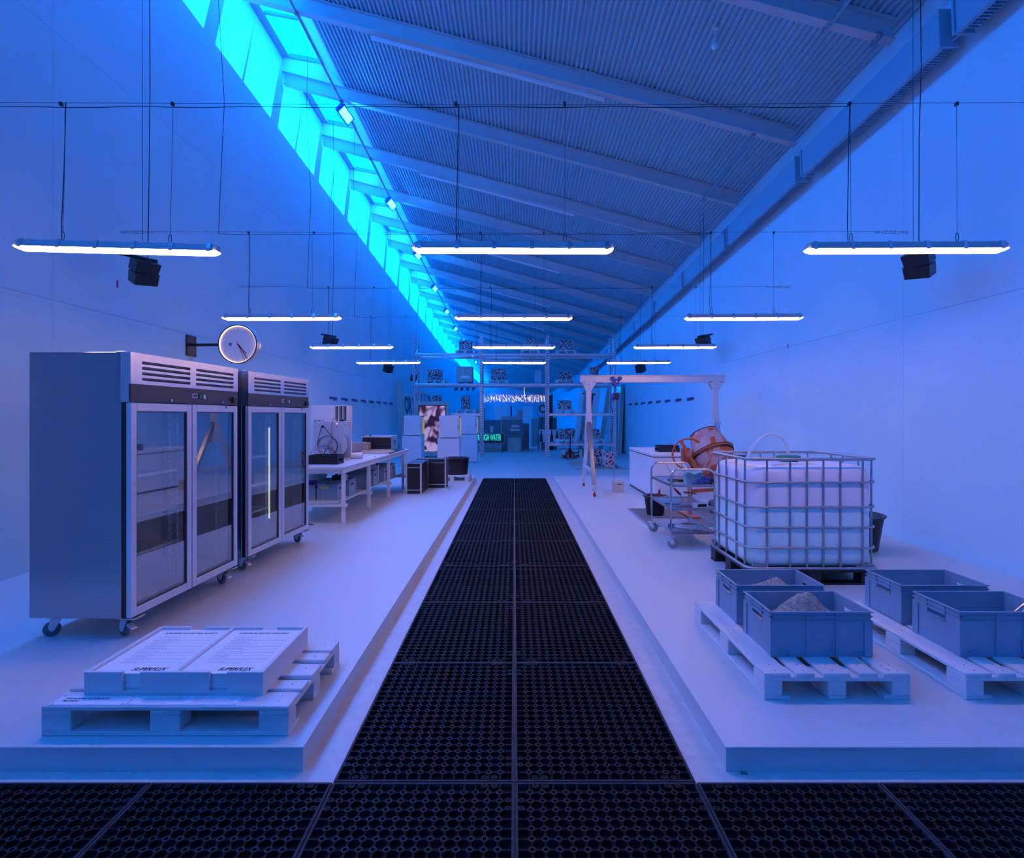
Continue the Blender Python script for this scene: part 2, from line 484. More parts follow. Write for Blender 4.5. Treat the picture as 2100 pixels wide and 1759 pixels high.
def wall_panels(side, rows, ystart, sloped):
    s = -1 if side == 'left' else 1
    X = XL if s < 0 else XR
    def ztop(y): return rows[-1] + (roff(y) if sloped else 0.0)
    b = MB()
    b.prism([(Y0, -.05), (Y1, -.05), (Y1, ztop(Y1)), (YB, ztop(YB)), (Y0, ztop(Y0))], X + s*.05, X + s*.30, 'x')
    wobj = b.build('wall_' + side, M['joint'])
    tag(wobj, 'tall white %s wall made of large panels' % ('left-hand' if s < 0 else 'right-hand'), kind='structure')
    for i in range(len(rows)-1):
        z0, z1 = rows[i], rows[i+1]
        src = None
        y = ystart
        while y < Y1:
            if sloped and i == len(rows)-2:
                ya, yb = y+.0015, y+6.0-.0015
                top = [(yb, ztop(yb))] + ([(YB, ztop(YB))] if ya < YB < yb else []) + [(ya, ztop(ya))]
                p = MB(); p.prism([(ya, z0+.0015), (yb, z0+.0015)] + top, X, X + s*.07, 'x')
                p.build('panel', M['wall'], wobj)
            elif src is None:
                p = MB(); p.box(0, s*.07, .0015, 6.0-.0015, .0015 if i else 0, z1-z0-.0015)
                src = p.build('panel', M['wall'], wobj); src.location = (X, y, z0)
            else:
                inst(src, 'panel', (X, y, z0), 0, wobj)
            y += 6.0
    return wobj
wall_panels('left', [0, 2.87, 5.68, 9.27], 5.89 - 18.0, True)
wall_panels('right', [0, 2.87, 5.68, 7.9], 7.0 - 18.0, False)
b = MB(); b.box(-5.2, 5.2, Y1, Y1+.2, 0, 9.8)
tag(b.build('wall_far', M['wall']), 'far end wall of the hall', kind='structure')
b = MB(); b.box(-5.2, 5.2, Y0-.2, Y0, 0, 11.2)
tag(b.build('wall_back', M['wall']), 'end wall behind the viewer', kind='structure')

# corrugated roof deck, ribs running along the hall
dk = MB()
pitch = .078
xs = []
x = -3.53
while x < XR + .1:
    xs += [(x, 0), (x+.034, 0), (x+.040, .032), (x+.072, .032)]
    x += pitch
xs.append((x, 0))
n = len(xs)
for ya, yb in ((Y0-.1, YB), (YB, Y1+.1)):
    V = [(px_, ya, rafter_top(px_, ya) + dz) for px_, dz in xs] + [(px_, yb, rafter_top(px_, yb) + dz) for px_, dz in xs]
    dk.add(V, [(i, i+1, n+i+1, n+i) for i in range(n-1)])
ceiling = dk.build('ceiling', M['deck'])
tag(ceiling, 'sloping corrugated metal roof deck', kind='structure')

# rafters: I-beams under the deck, every 2.4 m
raf_y = [6.95 + 2.4*k for k in range(-7, 35)]
D = .27
def sect(x0, x1, t, bk):               # a sloping plate from depth t to depth bk under the rafter top line
    return [(x0, rafter_top(x0)-t), (x1, rafter_top(x1)-t), (x1, rafter_top(x1)-bk), (x0, rafter_top(x0)-bk)]
rm = MB()
xa, xb = XL + .02, XR - .17
rm.prism(sect(xa, xb, .012, D-.012), -.006, .006)
rm.prism(sect(xa, xb, 0, .013), -.07, .07)
rm.prism(sect(xa, xb, D-.013, D), -.07, .07)
r0 = None
for i, y in enumerate(raf_y):
    if r0 is None:
        r0 = rm.build('rafter', M['beam'], ceiling); r0.location = (0, y, roff(y))
    else:
        inst(r0, 'rafter', (0, y, roff(y)), 0, ceiling)

tm_ = MB(); tm_.prism(sect(-2.4, 1.5, D+.004, D+.05), .075, .125)
t0_ = None
for y in raf_y[8:26:2]:
    if t0_ is None:
        t0_ = tm_.build('cable_tray', M['lining'], ceiling); t0_.location = (0, y, roff(y))
    else: inst(t0_, 'cable_tray', (0, y, roff(y)), 0, ceiling)

# skylight: one glazed unit per bay along the left wall
GLX0, GLX1 = XL, -3.92
def gz(x): return 9.19 - .19*(x + 4.81)
def skylight(i, y):
    wn = empty('window_%d' % (i+1), tilted(y, 9.0), kind='structure', label='blue film skylight bay in the roof beside the left wall')
    wn.rotation_euler = (tilt(y), 0, 0)
    return wn
w0 = skylight(0, raf_y[0])
pn = MB(); pn.add([(GLX0, .05, gz(GLX0)+.02), (GLX1, .05, gz(GLX1)+.02), (GLX1, 2.35, gz(GLX1)+.02), (GLX0, 2.35, gz(GLX0)+.02)], [(0,3,2,1)])
pn.build('pane', M['skyglass'], w0)
fr = MB()
for yy in (0, 2.4 - .06):                 # cross rails
    fr.prism([(GLX0, gz(GLX0)-.05), (GLX1, gz(GLX1)-.05), (GLX1, gz(GLX1)+.05), (GLX0, gz(GLX0)+.05)], yy, yy+.06)
fr.prism([(GLX0, gz(GLX0)-.06), (GLX0+.15, gz(GLX0+.15)-.02), (GLX0+.15, gz(GLX0+.15)+.05), (GLX0, gz(GLX0)+.06)], .06, 2.34)
fr.prism([(GLX1-.06, gz(GLX1)-.03), (GLX1, gz(GLX1)-.05), (GLX1, gz(GLX1)+.06), (GLX1-.06, gz(GLX1)+.06)], .06, 2.34)
fr.build('window_frame', M['frame_dark'], w0)
mu = MB(); mu.prism([(GLX0, gz(GLX0)-.01), (GLX1, gz(GLX1)-.01), (GLX1, gz(GLX1)+.04), (GLX0, gz(GLX0)+.04)], 1.17, 1.23)
mu.build('mullion', M['frame_dark'], w0)
cb = MB(); cb.prism([(GLX0, rafter_top(GLX0)-.01), (GLX1+.02, rafter_top(GLX1)-.01), (GLX1, gz(GLX1)-.05), (GLX0, gz(GLX0)-.05)], -.04, .04)
cb.prism([(GLX1, rafter_top(GLX1)-.01), (-3.53, rafter_top(-3.53)-.01), (GLX1, gz(GLX1))], -.04, .04)
cb.build('curb', M['lining'], w0)
ln = MB(); ln.prism([(GLX1, gz(GLX1)+.07), (GLX1, gz(GLX1)-.05), (-3.50, rafter_top(-3.53)), (-3.45, rafter_top(-3.53)+.05)], 0, 2.4)
ln.build('roof_lining', M['lining'], w0)
for i, y in enumerate(raf_y[1:-1]):
    c = copy_tree(w0); c.name = 'window_%d' % (i+2); c.location = tilted(y, 9.0); c.rotation_euler = (tilt(y), 0, 0)
# daylight portal in the skylight opening (guides sampling of the sky only)
pl_d = bpy.data.lights.new('skylight_portal', 'AREA')
pl_d.shape = 'RECTANGLE'; pl_d.size = 1.0; pl_d.size_y = 50.0
pl_d.cycles.is_portal = True
pl = bpy.data.objects.new('skylight_portal', pl_d); col.objects.link(pl)
pl.location = (-4.36, 15.2, 9.13+roff(15.2))
pl.rotation_euler = (TILT, math.atan(.19), 0)

# wall radiators under the eaves on the right
rd = MB(); rd.box(4.54, 4.60, .11, 2.99, 5.35, 5.77, .008)
gr = MB()
for k in range(63):
    gr.box(4.60, 4.72, .13+k*.045, .142+k*.045, 5.36, 5.40)
pipe = MB()
for z in (5.41, 5.47, 5.71):
    pipe.cyl((4.66, -.12, z), (4.66, .12, z), .014, n=8)
tr0 = None
for i in range(-1, 15):
    y = 5.94 + 3.1*i
    if tr0 is None:
        tr0 = empty('wall_radiator', tilted(y, 5.56)); tr0.rotation_euler = (tilt(y), 0, 0)
        rd.build('front_panel', M['radiator'], tr0); [MB().box(4.52, 4.74, q_, q_+.03, 5.35, 5.77, .004).build('end_cap', M['radiator'], tr0) for q_ in (.08, 2.99)]
        g = gr.build('grille', M['radiator'], tr0); pipe.build('pipe', M['radiator'], tr0)
        t = tr0
    else:
        t = copy_tree(tr0); t.location = tilted(y, 5.56); t.rotation_euler = (tilt(y), 0, 0)
    k = i + 1
    tag(t, 'long flat radiator under the right-hand eaves, %s from the camera' % NTH[k], 'radiator', 'radiators along the right eaves')
p = MB(); p.cyl((4.66, 9.2, 5.84+roff(9.2)), (4.66, YB, 5.84+roff(YB)), .035, n=10)
tag(p.build('pipe_run', M['beam']), 'steel pipe running above the right-hand radiators', 'pipe')

# ================================================================== PLATFORMS AND MATS
PZ = .115                                # platform top
def platform(x0, x1, label):
    e = empty('platform', ((x0+x1)/2, 2.65, 0), label=label, cat='platform', group='low white platforms')
    hw = (x1-x0)/2
    a = MB(); a.box(-hw, hw, 0, 11.75, PZ-.016, PZ, .002); a.build('deck_board', M['platform'], e)
    a = MB(); a.box(-hw+.002, hw-.002, .002, .022, 0, PZ-.016); a.build('fascia', M['platform'], e)
    a = MB(); sx = hw-.022 if x0 < 0 else -hw+.002
    a.box(sx, sx+.02, .022, 11.74, 0, PZ-.016); a.build('side_board', M['platform'], e)
    return e
platform(XL+.001, -.99, 'low white platform along the left wall carrying the steel refrigerators')
platform(.99, XR-.001, 'low white platform along the right wall carrying the caged water tank')

MW, MD = .8133, 1.222
def mat_mesh():
    m = MB()
    m.box(0, MW, 0, MD, .001, .006)
    z0, z1 = .006, .022
    nx, ny = 15, 22
    e = .012
    px_, py_ = (MW-2*e)/nx, (MD-2*e)/ny
    m.box(.001, MW-.001, .001, e, z0, z1); m.box(.001, MW-.001, MD-e, MD-.001, z0, z1)
    m.box(.001, e, e, MD-e, z0, z1); m.box(MW-e, MW-.001, e, MD-e, z0, z1)
    ro, ri = .0165, .0085
    hw = .0030
    def wall(p, q, zt):
        m.add([(p[0],p[1],z0),(q[0],q[1],z0),(q[0],q[1],zt),(p[0],p[1],zt)], [(0,1,2,3)])
    ring = [(math.cos(2*PI*(k+.5)/8), math.sin(2*PI*(k+.5)/8)) for k in range(8)]
    for i in range(nx+1):
        for j in range(ny+1):
            cx, cy = e+i*px_, e+j*py_
            if 0 < i < nx and 0 < j < ny:
                A = [(cx+ro*a, cy+ro*b_) for a, b_ in ring]; B = [(cx+ri*a, cy+ri*b_) for a, b_ in ring]
                m.add([(x, y, z1) for x, y in A] + [(x, y, z1) for x, y in B], [(k, (k+1) % 8, 8+(k+1) % 8, 8+k) for k in range(8)])
                for k in range(8):
                    wall(A[k], A[(k+1) % 8], z1); wall(B[k], B[(k+1) % 8], z1)
            if i < nx and 0 < j < ny:            # web along x, split by a groove
                x0 = cx + (ro-.001 if i else 0); x1 = cx+px_ - (ro-.001 if i < nx-1 else 0)
                for sy in (-1, 1):
                    ya_, yb_ = cy+sy*hw*.45, cy+sy*hw*1.25
                    m.add([(x0,ya_,z1-.001),(x1,ya_,z1-.001),(x1,yb_,z1-.001),(x0,yb_,z1-.001)], [(0,1,2,3)])
                    wall((x0,yb_), (x1,yb_), z1-.001)
            if j < ny and 0 < i < nx:
                y0 = cy + (ro-.001 if j else 0); y1 = cy+py_ - (ro-.001 if j < ny-1 else 0)
                for sx in (-1, 1):
                    xa_, xb_ = cx+sx*hw*.45, cx+sx*hw*1.25
                    m.add([(xa_,y0,z1-.001),(xb_,y0,z1-.001),(xb_,y1,z1-.001),(xa_,y1,z1-.001)], [(0,1,2,3)])
                    wall((xb_,y0), (xb_,y1), z1-.001)
    # connector eyelets in pairs near the ends of every edge
    def eye(x, y):
        N_ = 10
        for ra, rb in ((.015, .010), (.007, .0035)):
            A = [(x+ra*math.cos(2*PI*k/N_), y+ra*math.sin(2*PI*k/N_)) for k in range(N_)]
            B = [(x+rb*math.cos(2*PI*k/N_), y+rb*math.sin(2*PI*k/N_)) for k in range(N_)]
            m.add([(p[0],p[1],z1+.002) for p in A]+[(p[0],p[1],z1+.002) for p in B], [(k,(k+1)%N_,N_+(k+1)%N_,N_+k) for k in range(N_)])
            for k in range(N_):
                wall(A[k], A[(k+1) % N_], z1+.002); wall(B[k], B[(k+1) % N_], z1+.002)
        m.add([(x+.012*math.cos(2*PI*k/N_), y+.012*math.sin(2*PI*k/N_), z1-.004) for k in range(N_)], [tuple(range(N_))])
    for t in (.09, .135, MW-.135, MW-.09):
        eye(t, .026); eye(t, MD-.026)
    for t in (.12, .17, MD-.17, MD-.12):
        eye(.026, t); eye(MW-.026, t)
    return m
mm_ = mat_mesh()
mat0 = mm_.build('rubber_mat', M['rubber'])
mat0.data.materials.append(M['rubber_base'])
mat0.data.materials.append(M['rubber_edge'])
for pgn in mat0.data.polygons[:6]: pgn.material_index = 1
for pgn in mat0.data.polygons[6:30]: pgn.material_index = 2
used = [False]
def put_mat(x, y, label, grp):
    if not used[0]:
        o = mat0; used[0] = True
    else:
        o = mat0.copy(); col.objects.link(o)
    o.location = (x, y, 0)
    tag(o, label, 'mat', grp)
MY = 2.546
for j in range(10):
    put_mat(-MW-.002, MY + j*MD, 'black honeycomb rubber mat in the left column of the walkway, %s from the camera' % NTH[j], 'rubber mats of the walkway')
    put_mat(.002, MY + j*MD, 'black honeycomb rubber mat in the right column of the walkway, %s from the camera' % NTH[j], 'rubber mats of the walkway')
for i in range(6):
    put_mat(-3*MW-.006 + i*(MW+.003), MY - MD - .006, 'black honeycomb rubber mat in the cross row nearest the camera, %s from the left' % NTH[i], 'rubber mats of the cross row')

# ================================================================== LINEAR LAMPS ON WIRES
LL = 1.43
def lamp_proto():
    e = empty('linear_lamp')
    h = LL/2
    a = MB(); a.prism([(-.040,.0),(-.040,.012),(-.031,.048),(.031,.048),(.040,.012),(.040,0)], -h+.02, h-.02, 'x')
    a.prism([(-.032,.004),(-.026,.040),(.026,.040),(.032,.004)], -h, -h+.02, 'x'); a.prism([(-.032,.004),(-.026,.040),(.026,.040),(.032,.004)], h-.02, h, 'x')
    a.build('housing', M['lamp_body'], e)
    d = MB()
    T = [(-h,-.038,0),(h,-.038,0),(h,.038,0),(-h,.038,0)]
    K = [(-h+.02,-.036,-.014),(h-.02,-.036,-.014),(h-.02,.036,-.014),(-h+.02,.036,-.014)]
    B = [(-h+.045,-.026,-.024),(h-.045,-.026,-.024),(h-.045,.026,-.024),(-h+.045,.026,-.024)]
    d.add(T+K+B, [(0,1,5,4),(1,2,6,5),(2,3,7,6),(3,0,4,7),(4,5,9,8),(5,6,10,9),(6,7,11,10),(7,4,8,11),(8,9,10,11)])
    d.build('diffuser', M['tube'], e)
    c0 = None
    for k in range(6):
        xk = -h + .05 + k*(LL-.10)/5
        if c0 is None:
            c = MB(); c.prism([(-.046,-.008),(-.046,.016),(-.036,.054),(.036,.054),(.046,.016),(.046,-.008),(.0405,-.008),(.0405,.014),(.032,.049),(-.032,.049),(-.0405,.014),(-.0405,-.008)], -.014, .014, 'x')
            c0 = c.build('clip', M['steel_bright'], e); c0.location = (xk,0,0)
        else:
            inst(c0, 'clip', (xk,0,0), 0, e)
    for s in (-.39, .37):
        wv = MB(); wv.tube([(s,0,.12),(s,0,1.04)], .0016, 6)
        wv.tube([(s+.010*math.sin(a),0,.085+.034*-math.cos(a)) for a in [k*PI/6 for k in range(12)]], .0028, 6, closed=True)
        wv.build('hanger_wire', M['wire'], e)
    a = MB(); a.tube([(-.405,.01,.05),(-.41,.01,.2),(-.402,.01,.5),(-.398,.008,.8),(-.395,0,1.04)], .003, 6)
    a.build('power_cable', M['cable'], e)
    return e
lamp0 = lamp_proto()
first = True
rowname = ['nearest', 'second', 'third', 'farthest']
posname = ['left', 'middle', 'right']
for j, y in enumerate((4.05, 6.91, 9.87, 12.76)):
    for i, x in enumerate((-2.84, -.01, 2.80)):
        o = lamp0 if first else copy_tree(lamp0)
        first = False
        o.location = (x, y, 2.855)
        o.rotation_euler = (0, R(1.3) if (i == 0 and j == 0) else (R(.2) if i == 1 else R(-.25)), R(.8) if i == 0 else 0)
        tag(o, 'lit white linear lamp hanging at the %s of the %s row' % (posname[i], rowname[j]), 'lamp', 'hanging linear lamps')
    wv = empty('span_wire', (0, y, 3.905), label='steel wire stretched wall to wall above the %s row of lamps' % rowname[j], cat='wire', group='wires carrying the lamps')
    a = MB(); a.tube([(XL, 0, .01), (-3.2, 0, 0), (-1, 0, -.012), (0, 0, -.014), (1, 0, -.012), (3.2, 0, 0), (XR, 0, .01)], .0018, 6)
    a.build('wire', M['wire'], wv)
    for sx in (-1, 1):
        tb = MB(); xw = XL if sx < 0 else XR
        for k, xo in enumerate((.03, .09, .18, .30, .38)):
            tb.tube([(xw-sx*(xo+.03*math.cos(t)), 0, .012*math.sin(t)) for t in [q*PI/5 for q in range(10)]], .0045, 5, closed=True)
        tb.cyl((xw-sx*.15, 0, .014), (xw-sx*.28, 0, .014), .004, n=6); tb.cyl((xw-sx*.15, 0, -.014), (xw-sx*.28, 0, -.014), .004, n=6)
        tb.build('turnbuckle', M['galv'], wv)
    # supply cable clipped to the wire
    a = MB()
    ex = -4.4 if j == 0 else -3.62
    pts = [(ex + k*(2.4-ex)/28, .012, -.016 - .012*abs(math.sin(k*.9))) for k in range(29)]
    a.tube(pts, .0027, 6)
    if j > 0:
        a.tube([(ex, .012, -.011), (ex+.02, .02, .6), (ex+.06, .03, 1.6), (ex-.02, .03, 3.0), (ex+.01, .03, rafter_top(ex, y)-4.18)], .0035, 6)
    for xk in (-3.25, -2.45, -.42, .36, 2.40, 3.17):
        a.box(xk-.009, xk+.009, -.006, .016, -.018, .006)
    a.build('supply_cable', M['cable'], wv)

# ================================================================== FLOODLIGHTS ON THE PIPE UNDER THE SKYLIGHT
FX, FZ = -3.55, 8.10
pp = MB(); pp.tube([(FX-.06, -8, FZ+.16+roff(-8)), (FX-.06, YB, FZ+.16+roff(YB)), (FX-.06, 60, FZ+.16+roff(60))], .024, 10)
tp = empty('lighting_pipe', (0,0,0), label='steel lighting pipe hung under the rafters beside the skylight', cat='pipe')
pp.build('pipe', M['beam'], tp)
hg = None
for y in raf_y:
    if y < 60:
        if hg is None:
            a = MB(); a.tube([(FX-.06,0,FZ+.13),(FX-.09,0,FZ+.22),(FX-.06,0,rafter_top(FX)-.26)], .008, 6); a.box(FX-.09, FX-.03, -.03, .03, FZ+.12, FZ+.20, .006)
            hg = a.build('hanger', M['frame_dark'], tp); hg.location = (0, y, roff(y))
        else: inst(hg, 'hanger', (0, y, roff(y)), 0, tp)
def flood_proto():
    e = empty('floodlight')
    a = MB(); a.box(-.10, .10, -.22, .22, .012, .10, .02)
    for k in range(9): a.box(-.08, .08, -.19+k*.045, -.175+k*.045, .10, .125)
    a.box(-.105, -.085, -.225, .225, -.02, .012); a.box(.085, .105, -.225, .225, -.02, .012)
    a.box(-.105, .105, -.225, -.205, -.02, .012); a.box(-.105, .105, .205, .225, -.02, .012)
    a.build('housing', M['flood_body'], e)
    a = MB(); a.box(-.085, .085, -.205, .205, .000, .010); a.build('lens', M['flood_face'], e)
    a = MB(); a.tube([(-.115,0,.03),(-.115,0,.16),(-.06,0,.20),(.06,0,.20),(.115,0,.16),(.115,0,.03)], .010, 6); a.build('yoke', M['frame_dark'], e)
    return e
fl0 = flood_proto(); first = True
for k in range(-2, 10):
    y = 11.9 + 4.45*k
    o = fl0 if first else copy_tree(fl0)
    first = False
    o.location = (FX, y, FZ - .06 + roff(y))
    o.rotation_euler = (R(-14), R(-48), 0)
    tag(o, 'blue floodlight on the pipe under the skylight, %s along the row' % NTH[k+2], 'floodlight', 'blue floodlights under the skylight')

# ================================================================== HANGING LOUDSPEAKERS
def speaker(x, y, z, tilt, yaw, roll, sd, nm):
    e = empty('loudspeaker', (x, y, z), label='black loudspeaker hanging by the %s wall, %s to the camera' % (sd, nm), cat='loudspeaker', group='hanging loudspeakers')
    Mx = Matrix.Rotation(R(roll), 4, 'Y') @ Matrix.Rotation(R(yaw), 4, 'Z') @ Matrix.Rotation(R(tilt), 4, 'X') @ Matrix.Scale(.8, 4)
    for k in range(2):
        a = MB(); a.M = Mx @ Matrix.Translation((0, 0, -.163*k)) @ Matrix.Rotation(R(7*k), 4, 'X')
        a.prism([(-.15, -.003), (.15, -.003), (.125, -.165), (-.155, -.165)], -.17, .17, 'x')
        a.build('cabinet', M['black'], e)
    a = MB(); a.M = Mx; a.box(-.025, .025, -.34, .14, .0, .045, .006); a.box(-.17, .17, -.02, .02, 0, .02); a.build('bracket', M['black'], e)
    zt = (rafter_top(x, y) if x > -3.5 else gz(x) + roff(y) - .005) - z
    a = MB(); a.tube([(.02, 0, .02), (.03, .01, 1.2), (.045, 0, 2.0), (.03, 0, zt)], .0045, 6); a.build('cable', M['cable'], e)
    a = MB(); a.tube([(-.04, 0, .02), (-.045, 0, zt)], .0025, 6); a.build('suspension_wire', M['wire'], e)
for x, y, z, yaw, roll, sd, nm in ((-4.20, 6.45, 3.43, -38, 26, 'left', 'nearest'), (4.27, 6.0, 3.40, 38, -26, 'right', 'nearest'), (-4.2, 13.0, 3.47, -38, 26, 'left', 'second'), (4.31, 13.0, 3.47, 38, -26, 'right', 'second'),
       (-4.27, 19.3, 3.39, -38, 26, 'left', 'third'), (4.27, 19.3, 3.39, 38, -26, 'right', 'third'), (-4.38, 25.0, 3.42, -38, 26, 'left', 'farthest')):
    speaker(x, y, z, 14, yaw, roll, sd, nm)

# ================================================================== PALLETS
def pallet_proto():
    """1.2 m along x, 0.8 m along y, origin at the middle of the base"""
    e = empty('pallet')
    L_, W_ = .6, .4
    srcs = {}
    def put(nm, sz, loc):
        k = (nm, sz)
        if k not in srcs:
            a = MB(); a.box(-sz[0]/2, sz[0]/2, -sz[1]/2, sz[1]/2, 0, sz[2], .004)
            o = a.build(nm, M['pallet'], e); o.location = loc; srcs[k] = o
        else: inst(srcs[k], nm, loc, 0, e)
    for y, w_ in ((-.3275,.145), (0,.145), (.3275,.145)): put('bottom_board', (1.2, w_ if y else .10, .022), (0, y, 0))
    for x in (-.5275, 0, .5275):
        for y in (-.35, 0, .35): put('block', (.145, .10, .078), (x, y, .022))
        put('stringer_board', (.145, .8, .022), (x, 0, .100))
    for y, w_ in ((-.3275,.145), (-.1725,.10), (0,.145), (.1725,.10), (.3275,.145)): put('top_board', (1.2, w_, .022), (0, y, .122))
    return e
pal0 = pallet_proto()
pal0.location = (-1.695, 3.14, PZ)
tag(pal0, 'white painted pallet under the tray of posters', 'pallet', 'white pallets on the platforms')
nl = MB()
for x in (-.56, -.50, .02, .53):
    for y in (-.35, -.30, -.17, .01, .17, .33): nl.cyl((x+random.uniform(-.01,.01), y+random.uniform(-.01,.01), .1441), (x, y, .1448), .0035, n=6)
nl.build('nail_heads', M['ink_grey'], pal0)
for x, lb in ((1.765, 'white painted pallet under the two grey crates of sand'), (2.867, 'white painted pallet under the two empty grey crates')):
    o = copy_tree(pal0); o.location = (x, 3.69, PZ); o.rotation_euler = (0, 0, PI/2)
    tag(o, lb, 'pallet')
PT = PZ + .144

# poster tray
ty0, ty1, tx0, tx1 = 2.845, 3.465, -2.165, -1.265
tr = empty('poster_tray', ((tx0+tx1)/2, (ty0+ty1)/2, PT), label='white two-bay tray holding stacks of printed posters on a pallet', cat='tray')
hx, hy, TH = .45, .31, .118
a = MB(); a.box(-hx, hx, -hy, hy, 0, .012); a.build('base', M['tray'], tr)
for sx in (-1, 1):
    a = MB(); a.box(sx*hx, sx*(hx-.018), -hy, hy, .012, TH, .001); a.build('side_wall', M['tray'], tr)
a = MB(); a.box(-.009, .009, -hy+.018, hy-.018, .012, TH-.002, .001); a.build('divider', M['tray'], tr)
for sy in (-1, 1):
    for x0, x1 in ((-hx+.018, -.26), (-.17, .178), (.268, hx-.018)):
        a = MB(); a.box(x0, x1, sy*hy, sy*(hy-.018), .012, TH, .001); a.build('end_wall', M['tray'], tr)
    a = MB(); a.box(-.26, -.17, sy*hy, sy*(hy-.018), .012, .022); a.box(.178, .268, sy*hy, sy*(hy-.018), .012, .022); a.build('sill', M['tray'], tr)
def poster_stack(xc, title, label, seed):
    rr = random.Random(seed)
    e = empty('poster_stack', (tr.location.x + xc, tr.location.y, PT+.012), label=label, cat='posters', group='stacks of posters')
    a = MB(); z = 0; k = 0
    while z < .088:
        t = .006 if k % 3 else .004
        dx, dy = rr.uniform(-.002,.002), rr.uniform(-.002,.001)
        a.box(-.207+dx, .207+dx, -.288+dy, .288+dy, z, z+t-.0008); z += t; k += 1
    top = z
    a.build('sheets', M['paper'], e)
    a = MB(); a.box(-.21, .21, -.291, .291, top, top+.001); a.build('top_sheet', M['paper'], e)
    zt = top + .0012
    text('title', title, .026, (-.155, .222, zt), (0,0,0), M['ink'], e, .0002, .12, .0006, fit=.315 if len(title) > 33 else .30)
    text('logo_text', 'SUPERFLEX', .046, (-.03, -.266, zt), (0,0,0), M['ink'], e, .0002, .30, .0016, fit=.178)
    pr = MB()
    y = .180
    for para in range(9):
        def line(xa_, xb_, yy, h_):
            xx = xa_
            while xx < xb_:
                ww = rr.uniform(.006, .018); pr.box(xx, min(xx+ww, xb_), yy, yy+h_, zt-.0001, zt+.0001); xx += ww + .0035
        line(-.13, -.13+rr.uniform(.07,.13), y, .0042); y -= .0095
        for q in range(2 + (para % 2)):
            line(-.15, (.17 if q < 1 + (para % 2) else rr.uniform(-.08, .1)), y, .0034); y -= .0085
        y -= .011
    o = pr.build('small_print', M['ink_grey'], e)
    return e
poster_stack(-.2205, 'INTERSPECIES ARCHITECTURAL MANIFESTO', 'left stack of white printed posters in the tray', 3)
poster_stack(.2205, 'INTERSPECIES ARKITEKTURMANIFEST', 'right stack of white printed posters in the tray', 5)
# label cards screwed to the front board of the pallet
def card(x0, x1, label, fn):
    e = empty('label_card', ((x0+x1)/2, 2.795, PT), label=label, cat='card')
    h_ = (x1-x0)/2
    a = MB(); a.box(-h_, h_, -.046, .042, .0005, .0035); a.build('board', M['paper'], e)
    a = MB()
    for sx in (-1, 1):
        for sy in (-.04, .036): a.cyl((sx*(h_-.014), sy, .0035), (sx*(h_-.014), sy, .005), .004, n=8)
    a.build('screw', M['galv'], e)
    fn(e, h_)
def f1(e, h_):
    text('card_title', 'Interspecies Architectural\nManifesto', .024, (-h_+.035, -.020, .0037), (0,0,0), M['ink'], e, .0002, 0, .0004, fit=.215)
    a = MB()
    for k in range(5): a.box(.085+k*.014, .096+k*.014, .021, .024, .0036, .0038)
    a.build('small_print', M['ink_grey'], e)
def f2(e, h_):
    a = MB()
    for cx in (-.21, .03):
        for k in range(7):
            xx = cx
            while xx < cx + (.20 if k < 6 else .12):
                ww = random.uniform(.005,.014); a.box(xx, xx+ww, .026-k*.0088, .029-k*.0088, .0036, .0038); xx += ww+.003
    a.build('small_print', M['ink_grey'], e)
card(-2.262, -1.895, 'white title card on the front board of the poster pallet', f1)
card(-1.888, -1.352, 'white text card on the front board of the poster pallet', f2)

# ================================================================== GREY CRATES
def crate_mesh(w_, d_, h_, t=.012, simple=False):
    """euro container: w along x, d along y, hand slots in the short walls"""
    a = MB(); X, Y = w_/2, d_/2
    a.box(-X+.012, X-.012, -Y+.012, Y-.012, 0, .010)
    zb, zt = .0, h_
    a.box(-X+.010, X-.010, -Y+.010, -Y+.010+t*.4, zb, zt); a.box(-X+.010, X-.010, Y-.010-t*.4, Y-.010, zb, zt)
    s0, s1, sh = h_-.088, h_-.058, .075
    for s in (-1, 1):
        xa_, xb_ = s*(X-.010), s*(X-.010-t*.4)
        a.box(xa_, xb_, -Y+.010, Y-.010, zb, s0); a.box(xa_, xb_, -Y+.010, Y-.010, s1, zt)
        a.box(xa_, xb_, -Y+.010, -sh, s0, s1); a.box(xa_, xb_, sh, Y-.010, s0, s1)
        a.box(s*X, s*(X-.012), -sh-.006, sh+.006, s1, s1+.006); a.box(s*X, s*(X-.012), -sh-.006, sh+.006, s0-.006, s0)
    # rim and ledge bands
    for z in (h_-.006, h_-.032, h_-.058):
        e = .0 if z > h_-.01 else .002
        for s in (-1, 1):
            a.box(-X+e, X-e, s*(Y-e), s*(Y-.013), z, z+.006)
            a.box(s*(X-e), s*(X-.013), -Y+e, Y-e, z, z+.006)
    # corner posts and ribs
    for sx in (-1, 1):
        for sy in (-1, 1):
            a.box(sx*(X-.002), sx*(X-.05), sy*(Y-.003), sy*(Y-.012), zb+.004, h_-.058)
            a.box(sx*(X-.003), sx*(X-.012), sy*(Y-.002), sy*(Y-.05), zb+.004, h_-.058)
    if not simple:
        for sy in (-1, 1):
            for x in (-X*.28, X*.28): a.box(x-.003, x+.003, sy*(Y-.002), sy*(Y-.012), zb+.004, zt-.004)
            for x in (-X*.72, X*.72):
                a.box(x-.028, x+.028, sy*(Y-.003), sy*(Y-.012), .028, .034); a.box(x+(.028 if x < 0 else -.032), x+(.032 if x < 0 else -.028), sy*(Y-.003), sy*(Y-.012), .004, .034)
            a.box(X*.25-.010, X*.25-.002, sy*(Y-.001), sy*(Y-.012), .03, .10)
        for sx in (-1, 1):
            for y in (-sh, sh): a.box(sx*(X-.002), sx*(X-.012), y-.003, y+.003, h_-.058, zt-.004)
    return a
CH = .264
